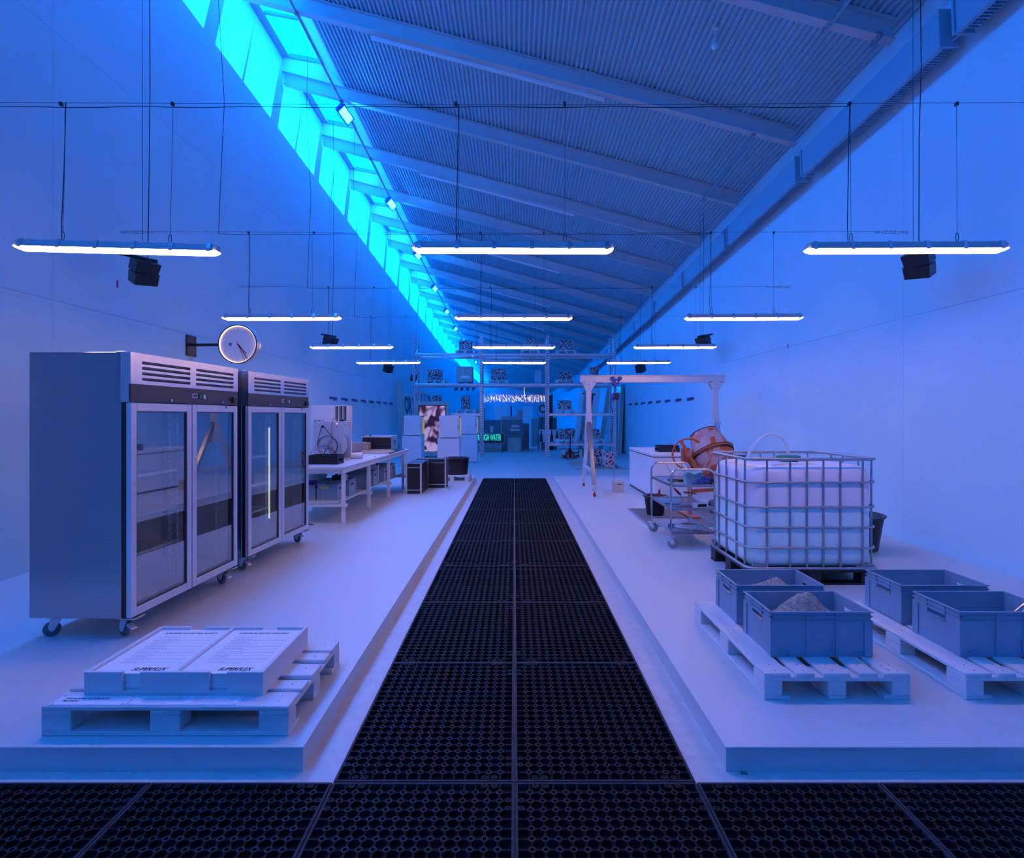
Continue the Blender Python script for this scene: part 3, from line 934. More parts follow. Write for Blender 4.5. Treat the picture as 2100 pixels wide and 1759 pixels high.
cr0 = empty('storage_crate', (1.79, 3.493, PT))
crate_mesh(.6, .4, CH).build('body', M['crate'], cr0)
lbs = ['front grey plastic crate heaped with sand on the pallet nearer the walkway', 'rear grey plastic crate of sand on the pallet nearer the walkway',
       'front empty grey plastic crate holding a metal scoop on the right-hand pallet', 'rear empty grey plastic crate on the right-hand pallet']
for i, (x, y) in enumerate(((1.79, 3.493), (1.795, 4.01), (2.894, 3.493), (2.905, 4.01))):
    o = cr0 if i == 0 else copy_tree(cr0)
    o.location = (x, y, PT); tag(o, lbs[i], 'crate', 'grey crates on the right pallets')
def sand_heap(x, y, hts, label):
    n_, m_ = 60, 40
    rr = random.Random(int(x*100+y*10))
    V = []; FS = []
    W_, D_ = .285, .185
    for j in range(m_+1):
        for i in range(n_+1):
            u, v = -1+2*i/n_, -1+2*j/m_
            z = .125
            for cx, cy, r_, h_ in hts:
                z += h_*max(0, 1-math.hypot((u-cx)/r_, (v-cy)/(r_*1.4)))**1.0
            z += rr.uniform(-.0055, .0055)
            V.append((u*W_, v*D_, z))
    for j in range(m_):
        for i in range(n_):
            k = j*(n_+1)+i; FS.append((k, k+1, k+n_+2, k+n_+1))
    m_b = MB(); m_b.add(V, FS, True)
    # close the heap down to the crate bottom
    e_ = MB(); o = m_b
    o.box(-W_, W_, -D_, D_, .011, .085)
    h = o.build('sand_heap', M['sand']); h.location = (x, y, PT)
    tag(h, label, 'sand')
    h['kind'] = 'stuff'
sand_heap(1.79, 3.493, [(.18,.25,.85,.105),(-.30,.2,.6,.055),(.30,.2,.45,.05),(-.05,.2,.5,.05)], 'heap of grey sand in the front crate')
sand_heap(1.795, 4.01, [(.25,.1,.85,.095),(.2,0,.4,.05),(-.35,.1,.5,.05)], 'heap of grey sand in the rear crate')
sc = empty('metal_scoop', (3.03, 3.47, PT+.08), label='shiny metal scoop leaning in the front empty crate', cat='scoop')
a = MB(); a.tube([(-.10,0,0),(.02,0,.10),(.10,0,.165),(.16,0,.215)], [.012,.013,.013,.012], 10); a.build('handle', M['chrome'], sc)
a = MB(); a.prism([(-.22,-.07),(-.10,-.01),(-.10,.02),(-.23,-.05)], -.05, .05); a.build('blade', M['chrome'], sc)

# ================================================================== GLASS-DOOR REFRIGERATORS
def caster(parent, loc, yaw=0, r=.052, brake=True, h_=.15, wm='grey_rubber', tw=.034):
    """swivel caster: fork with the wheel as its sub-part; origin on the ground"""
    k = MB()
    k.M = Matrix.Translation(loc) @ Matrix.Rotation(yaw, 4, 'Z')
    k.box(-.05, .05, -.045, .045, h_-.010, h_, .002); k.cyl((0,0,h_-.03), (0,0,h_-.008), .026, n=14)
    for s in (-1, 1):
        k.prism([(-.034, h_-.03), (.034, h_-.03), (.044, r+.012), (.028, r-.014), (.012, r-.012)], s*(tw/2+.004), s*(tw/2+.007))
    k.cyl((.024, -tw/2-.012, r), (.024, tw/2+.012, r), .008, n=8)
    if brake: k.prism([(-.03, h_-.05), (-.075, h_-.075), (-.08, h_-.085), (-.03, h_-.065)], -.02, .02)
    o = k.build('caster', M['zinc'], parent)
    wv = MB(); wv.M = k.M @ Matrix.Translation((.024, 0, r)) @ Matrix.Rotation(PI/2, 4, 'X')
    wv.lathe([(.0, -tw/2), (r*.55, -tw/2), (r*.60, -tw/2+.004), (r*.86, -tw/2+.004), (r, -tw/2+.010), (r, tw/2-.010), (r*.86, tw/2-.004), (r*.60, tw/2-.004), (r*.55, tw/2), (0, tw/2)], 24)
    wv.build('wheel', M[wm], o)
    return o

def fridge(corner, direction, label, keys=True):
    W, Dp, zb, H = 1.41, .72, .15, 1.99
    yaw = math.atan2(direction[1], direction[0])
    e = empty('display_refrigerator', (corner[0], corner[1], PZ), yaw, label, 'refrigerator', 'steel display refrigerators')
    # casing: open at the front
    a = MB(); t = .045
    a.box(0, t, .068, Dp, zb, H, .003); a.box(W-t, W, .068, Dp, zb, H, .003)
    a.box(t, W-t, .068, Dp, zb, zb+.07); a.box(t, W-t, .10, Dp, 1.64, H, .002); a.box(t, W-t, Dp-.03, Dp, zb+.07, 1.64)
    a.build('casing', M['steel'], e)
    a = MB(); i0 = t+.001
    a.box(i0, i0+.006, .07, Dp-.032, zb+.07, 1.638); a.box(W-i0-.006, W-i0, .07, Dp-.032, zb+.07, 1.638)
    a.box(i0, W-i0, Dp-.04, Dp-.032, zb+.07, 1.638); a.box(i0, W-i0, .07, Dp-.04, zb+.07, zb+.078); a.box(i0, W-i0, .07, Dp-.04, 1.63, 1.638)
    a.box(W/2-.02, W/2+.02, .62, .66, zb+.08, 1.63)
    a.build('lining', M['fridge_in'], e)
    # shelf rails and shelves
    for x in (.09, W/2-.05, W/2+.05, W-.09):
        for y in (.16, .58):
            a = MB(); a.box(x-.012, x+.012, y-.004, y+.004, zb+.10, 1.60); o = a.build('shelf_rail', M['fridge_in'], e)
            q = MB()
            for k in range(22): q.box(x-.006, x+.006, y-.006, y+.006, zb+.15+k*.06, zb+.162+k*.06)
            q.build('rail_slots', M['ink_grey'], o)
    for x0, x1, zs in ((.06, W/2-.03, (.53, .81, 1.10)),):
        for z in zs:
            a = MB(); a.box(x0, x1, .11, .13, z, z+.022, .002); a.box(x0, x1, .58, .60, z, z+.018); a.box(x0, x0+.02, .13, .58, z, z+.018); a.box(x1-.02, x1, .13, .58, z, z+.018)
            for k in range(18): a.cyl((x0+.03+k*(x1-x0-.06)/17, .12, z+.016), (x0+.03+k*(x1-x0-.06)/17, .59, z+.016), .003, n=5)
            a.build('shelf', M['white'], e)
    # louvred top panel
    a = MB()
    gx = [(.115, .675), (.755, 1.33)]
    zs0, zs1, ns = 1.80, 1.955, 4
    a.box(0, W, 0, .012, zs1, H); a.box(0, W, 0, .012, 1.772, zs0)
    a.box(0, gx[0][0], 0, .012, zs0, zs1); a.box(gx[0][1], gx[1][0], 0, .012, zs0, zs1); a.box(gx[1][1], W, 0, .012, zs0, zs1)
    ph = (zs1-zs0)/ns
    for g0, g1 in gx:
        for k in range(ns): a.box(g0, g1, 0, .012, zs0+k*ph+.020, zs0+(k+1)*ph)
    a.box(0, .012, .012, .10, 1.645, H); a.box(W-.012, W, .012, .10, 1.645, H); a.box(.012, W-.012, .012, .10, H-.012, H)
    a.build('top_panel', M['steel_bright'], e)
    a = MB(); a.box(.02, W-.02, .05, .056, 1.78, 1.97); a.build('vent_backing', M['black'], e)
    for g0, g1 in gx:
        for k in range(ns):
            q = MB(); z = zs0+k*ph
            q.add([(g0,.001,z+.016),(g1,.001,z+.016),(g1,.030,z-.006),(g0,.030,z-.006),(g0,.004,z+.018),(g1,.004,z+.018),(g1,.032,z-.003),(g0,.032,z-.003)],
                  [(0,1,2,3),(7,6,5,4),(0,4,5,1),(2,6,7,3),(0,3,7,4),(1,5,6,2)])
            q.build('louvre', M['steel_bright'], e)
    # control strip
    a = MB(); a.box(.002, W-.002, .002, .030, 1.648, 1.771, .002); cp = a.build('control_panel', M['fridge_black'], e)
    a = MB(); a.box(.70, .77, -.004, .003, 1.695, 1.73, .002); a.box(.86, .885, -.004, .003, 1.69, 1.725, .002); a.build('display', M['alu'], cp)
    a = MB(); a.box(.71, .76, -.006, 0, 1.702, 1.724); a.box(.785, .855, -.006, .002, 1.69, 1.73); a.build('display_window', M['black'], cp)
    a = MB()
    for x in (.793, .825): a.add([(x,-.008,1.695),(x+.018,-.008,1.695),(x+.026,-.008,1.725),(x+.008,-.008,1.725)], [(0,1,2,3)])
    a.build('rocker_switch', M['led_green'], cp)
    a = MB()
    for x in (.43, 1.14): a.cyl((x, .002, 1.668), (x, -.010, 1.668), .011, n=14)
    a.build('lock', M['chrome'], cp)
    a = MB(); a.box(1.30, 1.375, -.020, .002, 1.668, 1.722, .004); a.build('thermometer_box', M['black'], cp)
    a = MB(); a.tube([(1.14,-.012,1.668),(1.16,-.02,1.662),(1.165,-.022,1.64)], .002, 5); a.box(1.155, 1.175, -.024, -.021, 1.615, 1.645, .001); a.build('key', M['wire'], cp)
    # doors
    for k in range(2):
        x0 = .004 + k*(W/2); x1 = x0 + W/2 - .012
        z0, z1 = .155, 1.640
        a = MB(); fw = .058
        a.box(x0, x0+fw, 0, .036, z0, z1, .003); a.box(x1-fw, x1, 0, .036, z0, z1, .003); a.box(x0+fw, x1-fw, 0, .036, z0, z0+fw, .003); a.box(x0+fw, x1-fw, 0, .036, z1-fw, z1, .003)
        d = a.build('door', M['alu'], e)
        a = MB(); g = .008
        a.box(x0+fw, x0+fw+g, .006, .034, z0+fw, z1-fw); a.box(x1-fw-g, x1-fw, .006, .034, z0+fw, z1-fw)
        a.box(x0+fw+g, x1-fw-g, .006, .034, z0+fw, z0+fw+g); a.box(x0+fw+g, x1-fw-g, .006, .034, z1-fw-g, z1-fw); a.build('gasket', M['fridge_black'], d)
        a = MB(); a.add([(x0+fw,.014,z0+fw),(x1-fw,.014,z0+fw),(x1-fw,.014,z1-fw),(x0+fw,.014,z1-fw)], [(0,1,2,3)]); a.build('glass_pane', M['fglass'], d)
    a = MB(); a.box(.004, .03, .036, .068, .155, 1.645); a.box(W-.03, W-.004, .036, .068, .155, 1.645); a.box(.03, W-.03, .037, .068, .155, .17); a.build('door_seal', M['black'], e)
    for q_ in ((.02, .12, -.02, .10, zb-.012, zb-.002), (W-.12, W-.02, -.02, .10, zb-.012, zb-.002), (.05,.09,.08,.14,H,H+.012), (W-.09,W-.05,.08,.14,H,H+.012)):
        a = MB(); a.box(*q_, .002); a.build('hinge_plate', M['steel_bright'], e)
    for x in (.085, W-.085):
        for y in (.09, .60): caster(e, (x, y, 0), R(125) if y > .3 else R(70), h_=.148, brake=y < .3)
    return e
M['fridge_lamp'] = emit('fridge_lamp_tube', (.9,.95,.85), 1.0)
fridge((-2.64, 3.89), (.05, 1.41), 'stainless steel refrigerator with two glass doors, nearer the camera')
f2_ = fridge((-2.625, 5.58), (.085, 1.40), 'stainless steel refrigerator with two glass doors, beside the workbench')

a = MB(); a.box(.62, .635, .10, .115, .42, 1.42, .003); a.build('interior_lamp', M['fridge_lamp'], f2_, 'lit vertical lamp tube')

# ================================================================== WALL CLOCK
ck = empty('wall_clock', (-4.06, 8.30, 2.71), label='round station clock with a glowing rim on a wall arm', cat='clock')
Rm = Matrix.Rotation(PI/2, 4, 'X')            # lathe axis to -Y
a = MB(); rc = .285
a.lathe([(.272, 0.004), (.276, .012), (rc, .012), (rc, -.04), (.279, -.046), (.279, -.054), (rc, -.060), (rc, -.122), (.27, -.13), (0, -.13)], 64, Rm); a.build('case', M['alu'], ck)
a = MB(); a.lathe([(0, -.012), (.268, -.012)], 64, Rm); face = a.build('dial', M['clockface'], ck)
a = MB(); a.lathe([(.266, -.004), (.268, .001), (.271, .003), (.272, -.010), (.266, -.010)], 64, Rm); a.build('light_ring', M['ring'], ck)
a = MB(); a.lathe([(.272,.0125),(.276,.016),(.286,.014),(.287,.004)], 64, Rm); a.build('bezel', M['fridge_black'], ck)
a = MB()
for k in range(60):
    an = 2*PI*k/60; l0, l1, wd = (.185, .252, .0022) if k % 5 == 0 else (.240, .254, .0014)
    d = Vector((math.sin(an), 0, math.cos(an))); s = Vector((math.cos(an), 0, -math.sin(an)))
    P = [d*l0-s*wd, d*l0+s*wd, d*l1+s*wd, d*l1-s*wd]
    a.add([(p.x, .0105, p.z) for p in P], [(0,1,2,3)])
a.build('minute_marks', M['ink_grey'], face)
def hand(nm, ang, l0, l1, wd, y, m):
    an = R(ang); d = Vector((math.sin(an), 0, math.cos(an)))
    q = MB(); q.bar(d*l0 + Vector((0,y,0)), d*l1 + Vector((0,y,0)), wd, .002, up=(0,1,0)); q.build(nm, m, ck)
hand('hour_hand', 139, -.01, .19, .011, .006, M['ink']); hand('minute_hand', 147, -.01, .255, .009, .003, M['ink']); hand('second_hand', 156.6, -.05, .25, .006, 0, M['clock_red'])
a = MB(); a.cyl((0,.008,0), (0,-.003,0), .012, n=14); a.build('hub', M['clock_red'], ck)
a = MB(); a.prism([(-.128,.024),(-.115,.008),(-.115,-.008),(-.128,-.024),(-.105,-.022),(-.098,-.022),(-.098,.022)], .009, .0105); a.prism([(-.14,-.01),(-.125,-.01),(-.125,.01),(-.14,.01)], .009, .0105); a.build('maker_mark', M['ink'], face)
a = MB(); a.box(XL+4.06+.001, XL+4.06+.022, -.03, .22, -.17, .14, .006)
for z in (-.14, .11):
    for y in (0, .19): a.cyl((XL+4.06+.022, y, z), (XL+4.06+.032, y, z), .012, n=8)
a.build('wall_plate', M['black'], ck)
a = MB(); a.cyl((XL+4.06+.02, .09, 0), (-.27, .07, 0), .022, n=16); a.build('arm', M['black'], ck)
a = MB(); a.cyl((XL+4.06+.012, .08, -.17), (XL+4.06+.012, .08, -1.9), .007, n=8); a.cyl((XL+4.06+.012, .12, -.17), (XL+4.06+.012, .12, -1.9), .007, n=8); a.build('conduit', M['white'], ck)

# ================================================================== WORKBENCH
BT = .93
wb = empty('workbench', (-2.86, 8.0, PZ), label='long white workbench with an under-shelf beside the refrigerators', cat='workbench')
bz = BT - PZ
a = MB(); a.add([(-.52,.0,bz-.035),(.44,0,bz-.035),(.575,4.4,bz-.035),(-.52,4.4,bz-.035),(-.52,0,bz),(.44,0,bz),(.575,4.4,bz),(-.52,4.4,bz)],
               [(0,3,2,1),(4,5,6,7),(0,1,5,4),(1,2,6,5),(2,3,7,6),(3,0,4,7)]); a.build('worktop', M['platform'], wb)
a = MB(); a.box(-.45, .40, .05, .09, bz-.095, bz-.035); a.bar((.40,.06,bz-.065), (.51,4.3,bz-.065), .03, .06); a.box(-.45, .5, 4.26, 4.3, bz-.095, bz-.035); a.box(-.45,-.41,.09,4.26,bz-.095,bz-.035)
a.build('apron', M['white'], wb)
shz = .435 - PZ
a = MB(); a.add([(-.50,.06,shz-.025),(.36,.06,shz-.025),(.47,4.2,shz-.025),(-.50,4.2,shz-.025),(-.50,.06,shz),(.36,.06,shz),(.47,4.2,shz),(-.50,4.2,shz)],
               [(0,3,2,1),(4,5,6,7),(0,1,5,4),(1,2,6,5),(2,3,7,6),(3,0,4,7)]); a.build('shelf', M['platform'], wb)
for yy, xx in ((.12, .405), (1.39, .44), (2.74, .47), (3.95, .505)):
    for x in (xx, -.46):
        a = MB(); a.box(x-.025, x+.025, yy-.025, yy+.025, 0, bz-.095, .003); a.build('leg', M['white'], wb)
    a = MB(); a.box(-.49, xx+.07, yy-.05, yy-.026, shz-.075, shz-.027, .003); a.cyl((xx, yy-.052, shz-.05), (xx, yy-.060, shz-.05), .009, n=10); a.build('shelf_bracket', M['white'], wb)

# pigeonhole cabinet on the bench
pc = empty('pigeonhole_cabinet', (-3.13, 10.0, BT), label='tall white cabinet with pigeonholes standing behind the belt machine', cat='cabinet')
a = MB(); a.box(-.47, -.055, 0, .34, 0, .91, .003); a.build('body', M['white'], pc)
a = MB()
for x in (-.41, -.12): a.cyl((x, .001, .84), (x, -.004, .84), .006, n=8)
a.build('bolt', M['galv'], pc)
a = MB(); a.box(-.05, .165, .30, .33, 0, .91)
for x in (-.05, .018, .090, .158): a.box(x, x+.010, 0, .30, 0, .90)
for z in (0, .34, .62, .90): a.box(-.05, .168, 0, .30, z, z+.012)
a.build('pigeonholes', M['white'], pc)

# belt-driven drum machine
bm_ = empty('belt_machine', (-3.0, 9.10, BT), label='aluminium machine with a belt-driven spoked wheel on the workbench', cat='machine')
a = MB(); a.box(-.24, .24, 0, .012, 0, .64, .002); a.build('front_plate', M['alu'], bm_)
a = MB(); a.box(-.24, .24, .44, .452, 0, .64, .002); a.box(-.24, -.228, .012, .44, 0, .64); a.box(.21, .235, .012, .44, 0, .03); a.build('rear_plate', M['alu'], bm_)
for z in (.58, .615):
    a = MB(); a.box(.20, .236, .012, .44, z, z+.026, .003); a.build('cross_bar', M['alu'], bm_)
a = MB(); a.cyl((0, .10, .247), (0, .40, .247), .20, n=40); a.build('drum', M['alu'], bm_)
a = MB(); a.tube([(.155*math.cos(2*PI*k/40), -.03, .247+.155*math.sin(2*PI*k/40)) for k in range(40)], .008, 8, closed=True)
for k in range(3):
    an = R(60+120*k); a.bar((.02*math.cos(an), -.03, .247+.02*math.sin(an)), (.152*math.cos(an), -.03, .247+.152*math.sin(an)), .022, .010, up=(0,1,0))
a.cyl((0,-.045,.247), (0,0,.247), .028, n=20); wh = a.build('spoked_wheel', M['galv'], bm_)
a = MB(); a.tube([(.158*math.cos(2*PI*k/40), -.03, .247+.158*math.sin(2*PI*k/40)) for k in range(40)], .007, 8, closed=True); a.build('tyre', M['black'], wh)
a = MB(); a.box(-.20,.16,.02,.09,.02,.60); a.build('darkening_panel', M['greybox'], bm_)  # grey panel added inside to make the open side of the machine darker
a = MB()
for k in range(6): an = R(60*k+30); a.cyl((.07*math.cos(an),0,.247+.07*math.sin(an)), (.07*math.cos(an),-.008,.247+.07*math.sin(an)), .010, n=8)
for x, z in ((-.20,.62),(.20,.62),(-.20,.55),(.20,.55),(.16,.42),(-.20,.40),(0,.50)): a.cyl((x,0,z), (x,-.005,z), .006, n=8)
a.build('bolt', M['galv'], bm_)
a = MB(); a.cyl((-.077,-.05,.556), (-.077,0,.556), .018, n=14); a.build('pulley', M['black'], bm_)
a = MB()
p1, p2 = Vector((-.092,-.035,.56)), Vector((-.163,-.035,.26)); a.bar(p1, p2, .006, .012, up=(0,1,0))
a.bar((-.066,-.035,.568), (.11,-.035,.36), .006, .012, up=(0,1,0)); a.build('drive_belt', M['black'], bm_)
a = MB(); a.cyl((.145,0,.603), (.145,-.006,.603), .011, n=12); a.build('indicator_lamp', M['led_red'], bm_)
a = MB(); a.box(.06,.11,-.002,0,.600,.604); a.box(.06,.11,-.002,0,.552,.556); a.box(.195,.20,-.002,0,.13,.28); a.box(-.205,-.20,-.002,0,.15,.25); a.cyl((.145,0,.552),(.145,-.004,.552),.008,n=8); a.build('panel_marks', M['ink'], bm_)
for x in (-.21,-.16,-.13,-.08): a = MB(); a.tube([(x-.012,.006,.64),(x-.010,.006,.658),(x+.010,.006,.658),(x+.012,.006,.64)], .005, 6); a.build('clamp', M['black'], bm_)
for x in (.20,.235): a = MB(); a.box(x-.02, x+.010, .0, .05, .64, .668, .006); a.build('clamp', M['black'], bm_)
a = MB(); a.tube([(.165,-.005,.64),(.165,-.01,.70),(.13,-.02,.715),(.09,-.03,.69),(.06,-.035,.55),(.075,-.04,.35),(.09,-.04,.18),(.07,-.05,.04),(.05,-.1,.01)], .005, 6); a.build('orange_cable', M['orange_cable'], bm_)

def black_crate(loc, w_, d_, h_, label, plug=True):
    e = empty('black_crate', loc, label=label, cat='crate')
    crate_mesh(w_, d_, h_, simple=True).build('body', M['black'], e)
    a = MB(); a.box(-w_/2+.02, w_/2-.02, -d_/2+.02, d_/2-.02, h_-.03, h_-.018); a.build('lid_panel', M['fridge_black'], e)
    return e
black_crate((-2.875, 8.64, BT), .45, .32, .135, 'shallow black crate at the front of the workbench')
a = MB(); a.tube([(-3.12,8.6,BT+.115),(-3.08,8.60,BT+.20),(-3.0,8.62,BT+.23),(-2.93,8.64,BT+.19),(-2.92,8.65,BT+.12)], .005, 6); tag(a.build('orange_lead', M['orange_cable']), 'thin orange lead arching out of the bench crate', 'cable')
a = MB(); a.tube([(-2.93,8.68,BT+.12),(-2.90,8.70,BT+.22),(-2.83,8.70,BT+.24),(-2.76,8.70,BT+.17),(-2.72,8.72,BT+.115)], .006, 6); tag(a.build('black_lead', M['cable']), 'black lead curling out of the bench crate', 'cable')
pr_ = empty('paper_roll', (-2.70, 9.62, BT+.052), label='roll of white paper lying on the workbench', cat='paper roll')
a = MB(); a.cyl((-.13,0,0), (.115,0,0), .052, n=28); a.build('roll', M['paper'], pr_)
a = MB(); a.tube([(.116, .045*math.sin(t)*(t/8), .045*math.cos(t)*(t/8)) for t in [k*.5 for k in range(1, 17)]], .0012, 4); a.build('spiral_edge', M['ink_grey'], pr_)
a = MB(); a.box(-2.60,-2.42,9.75,10.2,BT+.001,BT+.003); tag(a.build('loose_paper', M['paper']), 'flat sheet of white paper beside the paper roll', 'paper')
a = MB(); a.cyl((-2.485,10.0,BT+.006),(-2.455,10.03,BT+.006),.006,n=8); tag(a.build('marker_stub', M['wood']), 'small brown stub lying on the workbench', 'pen')
bb = empty('equipment_case', (-2.80, 11.5, BT+.02), label='black case with timber edges and a pale blue side on the workbench', cat='case')
a = MB(); a.box(-.30,.295,.012,.60,.0,.29,.004); a.build('body', M['lightblue'], bb)
a = MB(); a.box(-.29,.29,0,.012,.03,.265); a.build('front_panel', M['blackwood'], bb)
a = MB(); a.box(-.30,.30,-.006,.03,.265,.295,.003); a.box(-.30,.30,-.006,.03,0,.03,.003); a.build('edge_strip', M['edge_wood'], bb)
a = MB(); a.box(-.29,-.26,.02,.05,.295,.31,.003); a.box(-.16,-.12,.02,.05,.295,.315,.003); a.build('catch', M['black'], bb)
a = MB(); a.cyl((.295,.25,.20),(.30,.25,.20),.012,n=8); a.box(.295,.299,.32,.40,.10,.2); a.build('side_fitting', M['blue'], bb)
a = MB(); a.box(-3.12,-2.36,11.05,12.15,BT+.001,BT+.018,.002); tag(a.build('dark_board', M['blackwood']), 'dark board lying under the black case on the bench', 'board')
for k, (x0, x1, y, z) in enumerate(((-2.98,-2.40,10.75,.0),(-2.96,-2.36,10.86,.0),(-2.92,-2.30,10.80,.03))):
    a = MB(); a.box(x0, x1, y, y+.075, BT+.001+z, BT+.03+z, .002); tag(a.build('timber_batten', M['edge_wood']), ['pale timber batten at the front of the bench pile','pale timber batten at the rear of the bench pile','pale timber batten on top of the bench pile'][k], 'batten', 'timber battens on the workbench')
a = MB(); a.box(-3.25,-2.99,11.2,11.45,BT,BT+.20,.004); a.box(-3.25,-2.99,11.198,11.2,BT+.11,BT+.115); tag(a.build('grey_carton', M['greybox']), 'grey carton between the machine and the black case', 'box')
a = MB(); a.box(-2.99,-2.88,11.15,11.35,BT,BT+.19,.004); tag(a.build('plywood_block', M['wood']), 'upright plywood block beside the grey carton', 'block')
a = MB(); a.box(-3.10,-2.995,10.72,10.8,BT,BT+.048,.004); tag(a.build('red_box', M['red']), 'small red box on the workbench', 'box')

# crates and other things on the bench shelf
SH = .436
ucr = {}
def under(x0, x1, y0, y1, h_, label, z=SH):
    e = empty('storage_crate', ((x0+x1)/2, (y0+y1)/2, z), label=label, cat='crate', group='grey crates under the workbench')
    crate_mesh(x1-x0, y1-y0, h_, simple=True).build('body', M['crate'], e)
    return e
u1 = under(-2.875, -2.575, 8.22, 8.61, .225, 'grey crate with a yellow label on the bench shelf')
a = MB(); a.box(-.09, .03, -.199, -.197, .165, .195); a.build('label_strip', M['yellow'], u1)
under(-3.24, -2.89, 8.22, 8.62, .215, 'grey crate with purple gloves on the bench shelf')
under(-3.0, -2.53, 8.66, 9.05, .235, 'grey crate with tools on the bench shelf')
under(-2.96, -2.47, 9.42, 9.78, .235, 'grey crate behind the second bench leg')
under(-2.93, -2.45, 9.84, 10.2, .255, 'taller grey crate beside the white panel on the bench shelf')
under(-2.93, -2.42, 10.50, 10.86, .25, 'grey crate near the third bench leg')
under(-2.95, -2.40, 11.02, 11.42, .27, 'farthest grey crate on the bench shelf')
a = MB()
for k in range(7):
    an = k*.9; c = Vector((-3.08+.09*math.cos(an), 8.34+.07*math.sin(an), SH+.205))
    a.tube([c, c+Vector((.03*math.cos(an),.02,.05)), c+Vector((.07*math.cos(an+.6),.01,.055)), c+Vector((.10*math.cos(an+.8),.0,.02))], [.022,.026,.022,.010], 8)
tag(a.build('rubber_gloves', M['purple']), 'crumpled purple rubber gloves in a bench crate', 'gloves')
a = MB(); a.box(-2.83,-2.70,8.75,8.85,SH+.15,SH+.30,.01); a.cyl((-2.76,8.75,SH+.29),(-2.74,8.72,SH+.34),.02,n=10); tag(a.build('power_tool', M['black']), 'black power tool standing in the bench crate', 'tool')
a = MB(); a.cyl((-2.60,8.72,SH+.12),(-2.585,8.71,SH+.315),.016,n=12); a.cyl((-2.585,8.71,SH+.315),(-2.584,8.71,SH+.32),.012,n=12); tag(a.build('grey_tube', M['white']), 'grey tube leaning in the bench crate', 'tube')
a = MB()
for k in range(12): a.cyl((-2.95+random.uniform(0,.35),8.80+random.uniform(0,.2),SH+.18),(-2.95+random.uniform(0,.35),8.80+random.uniform(0,.2),SH+.25),.008,n=6)
tag(a.build('tool_handles', M['blue']), 'jumble of thin tool handles in the bench crate', 'tools', kind='stuff')
bk = empty('lidded_bucket', (-3.20, 9.18, SH), label='grey lidded bucket on the bench shelf', cat='bucket')
a = MB(); a.lathe([(0,0),(.125,0),(.145,.26)], 28); a.build('body', M['crate'], bk)
a = MB(); a.lathe([(.146,.25),(.156,.252),(.156,.285),(.148,.295),(.10,.29),(0,.29)], 28); a.build('lid', M['crate'], bk)
a = MB(); a.M = Matrix.Translation((-2.60,10.28,SH)) ; a.box(-.13,.13,0,.03,0,.36,.003); 
mp = empty('plate_stack', (0,0,0), label='upright aluminium plate with black corner caps under the bench', cat='plate'); a.build('plate', M['alu'], mp)
a = MB()
for x in (-.13,.09):
    for z in (0,.325): a.box(-2.60+x,-2.56+x,10.272,10.315,SH+z,SH+z+.037,.004)
a.build('corner_cap', M['black'], mp)
a = MB(); a.box(-3.02,-2.74,10.25,10.29,SH,SH+.31,.003); a.box(-2.94,-2.82,10.247,10.25,SH+.19,SH+.2); tag(a.build('plain_white_board', M['white']), 'plain white board standing behind the bench crates', 'board')
gp = empty('green_pan_brush', (-3.0, 8.0, PZ), label='green hand tool on the platform under the bench', cat='tool')
a = MB(); a.box(-.10,.10,-.04,.04,0,.03,.008); a.build('body', M['green'], gp)
a = MB(); a.cyl((.10,0,.012),(.16,-.01,.006),.007,n=8); a.build('handle', M['black'], gp)

# black film-faced boxes on the floor of the platform
def film_box(x0, x1, y0, y1, h_, label):
    e = empty('film_faced_box', ((x0+x1)/2, (y0+y1)/2, PZ), label=label, cat='box', group='black boxes with timber edges')
    X, Y = (x1-x0)/2, (y1-y0)/2
    a = MB(); a.box(-X+.006, X-.006, -Y+.006, Y-.006, 0, h_-.004); a.build('panel', M['blackwood'], e)
    for sx in (-1, 1):
        for sy in (-1, 1):
            a = MB(); a.box(sx*X, sx*(X-.034), sy*Y, sy*(Y-.012), 0, h_, .002); a.build('corner_batten', M['edge_wood'], e)
    for z in (.07, h_-.09):
        a = MB()
        for s in (-1, 1):
            a.box(-X-.004, X+.004, s*(Y+.004), s*(Y-.002), z, z+.014); a.box(s*(X+.004), s*(X-.002), -Y-.004, -Y+.12, z, z+.014); a.box(s*(X+.004), s*(X-.002), Y-.12, Y+.004, z, z+.014)
        a.build('steel_strap', M['steel_bright'], e)
    a = MB(); a.box(-X+.02, X-.02, -Y+.02, Y-.02, h_-.004, h_); a.build('lid', M['blackwood'], e)
    a = MB(); a.box(-X, X, -Y, -Y+.012, h_-.002, h_+.004); a.box(-X, X, Y-.012, Y, h_-.002, h_+.004); a.build('lid_edge', M['edge_wood'], e)
    return e
film_box(-2.15, -1.83, 11.16, 12.0, .60, 'narrow black box with timber edges on the platform, nearer the camera')
film_box(-2.12, -1.455, 12.06, 12.42, .62, 'wide black box with timber edges on the platform, behind the narrow one')

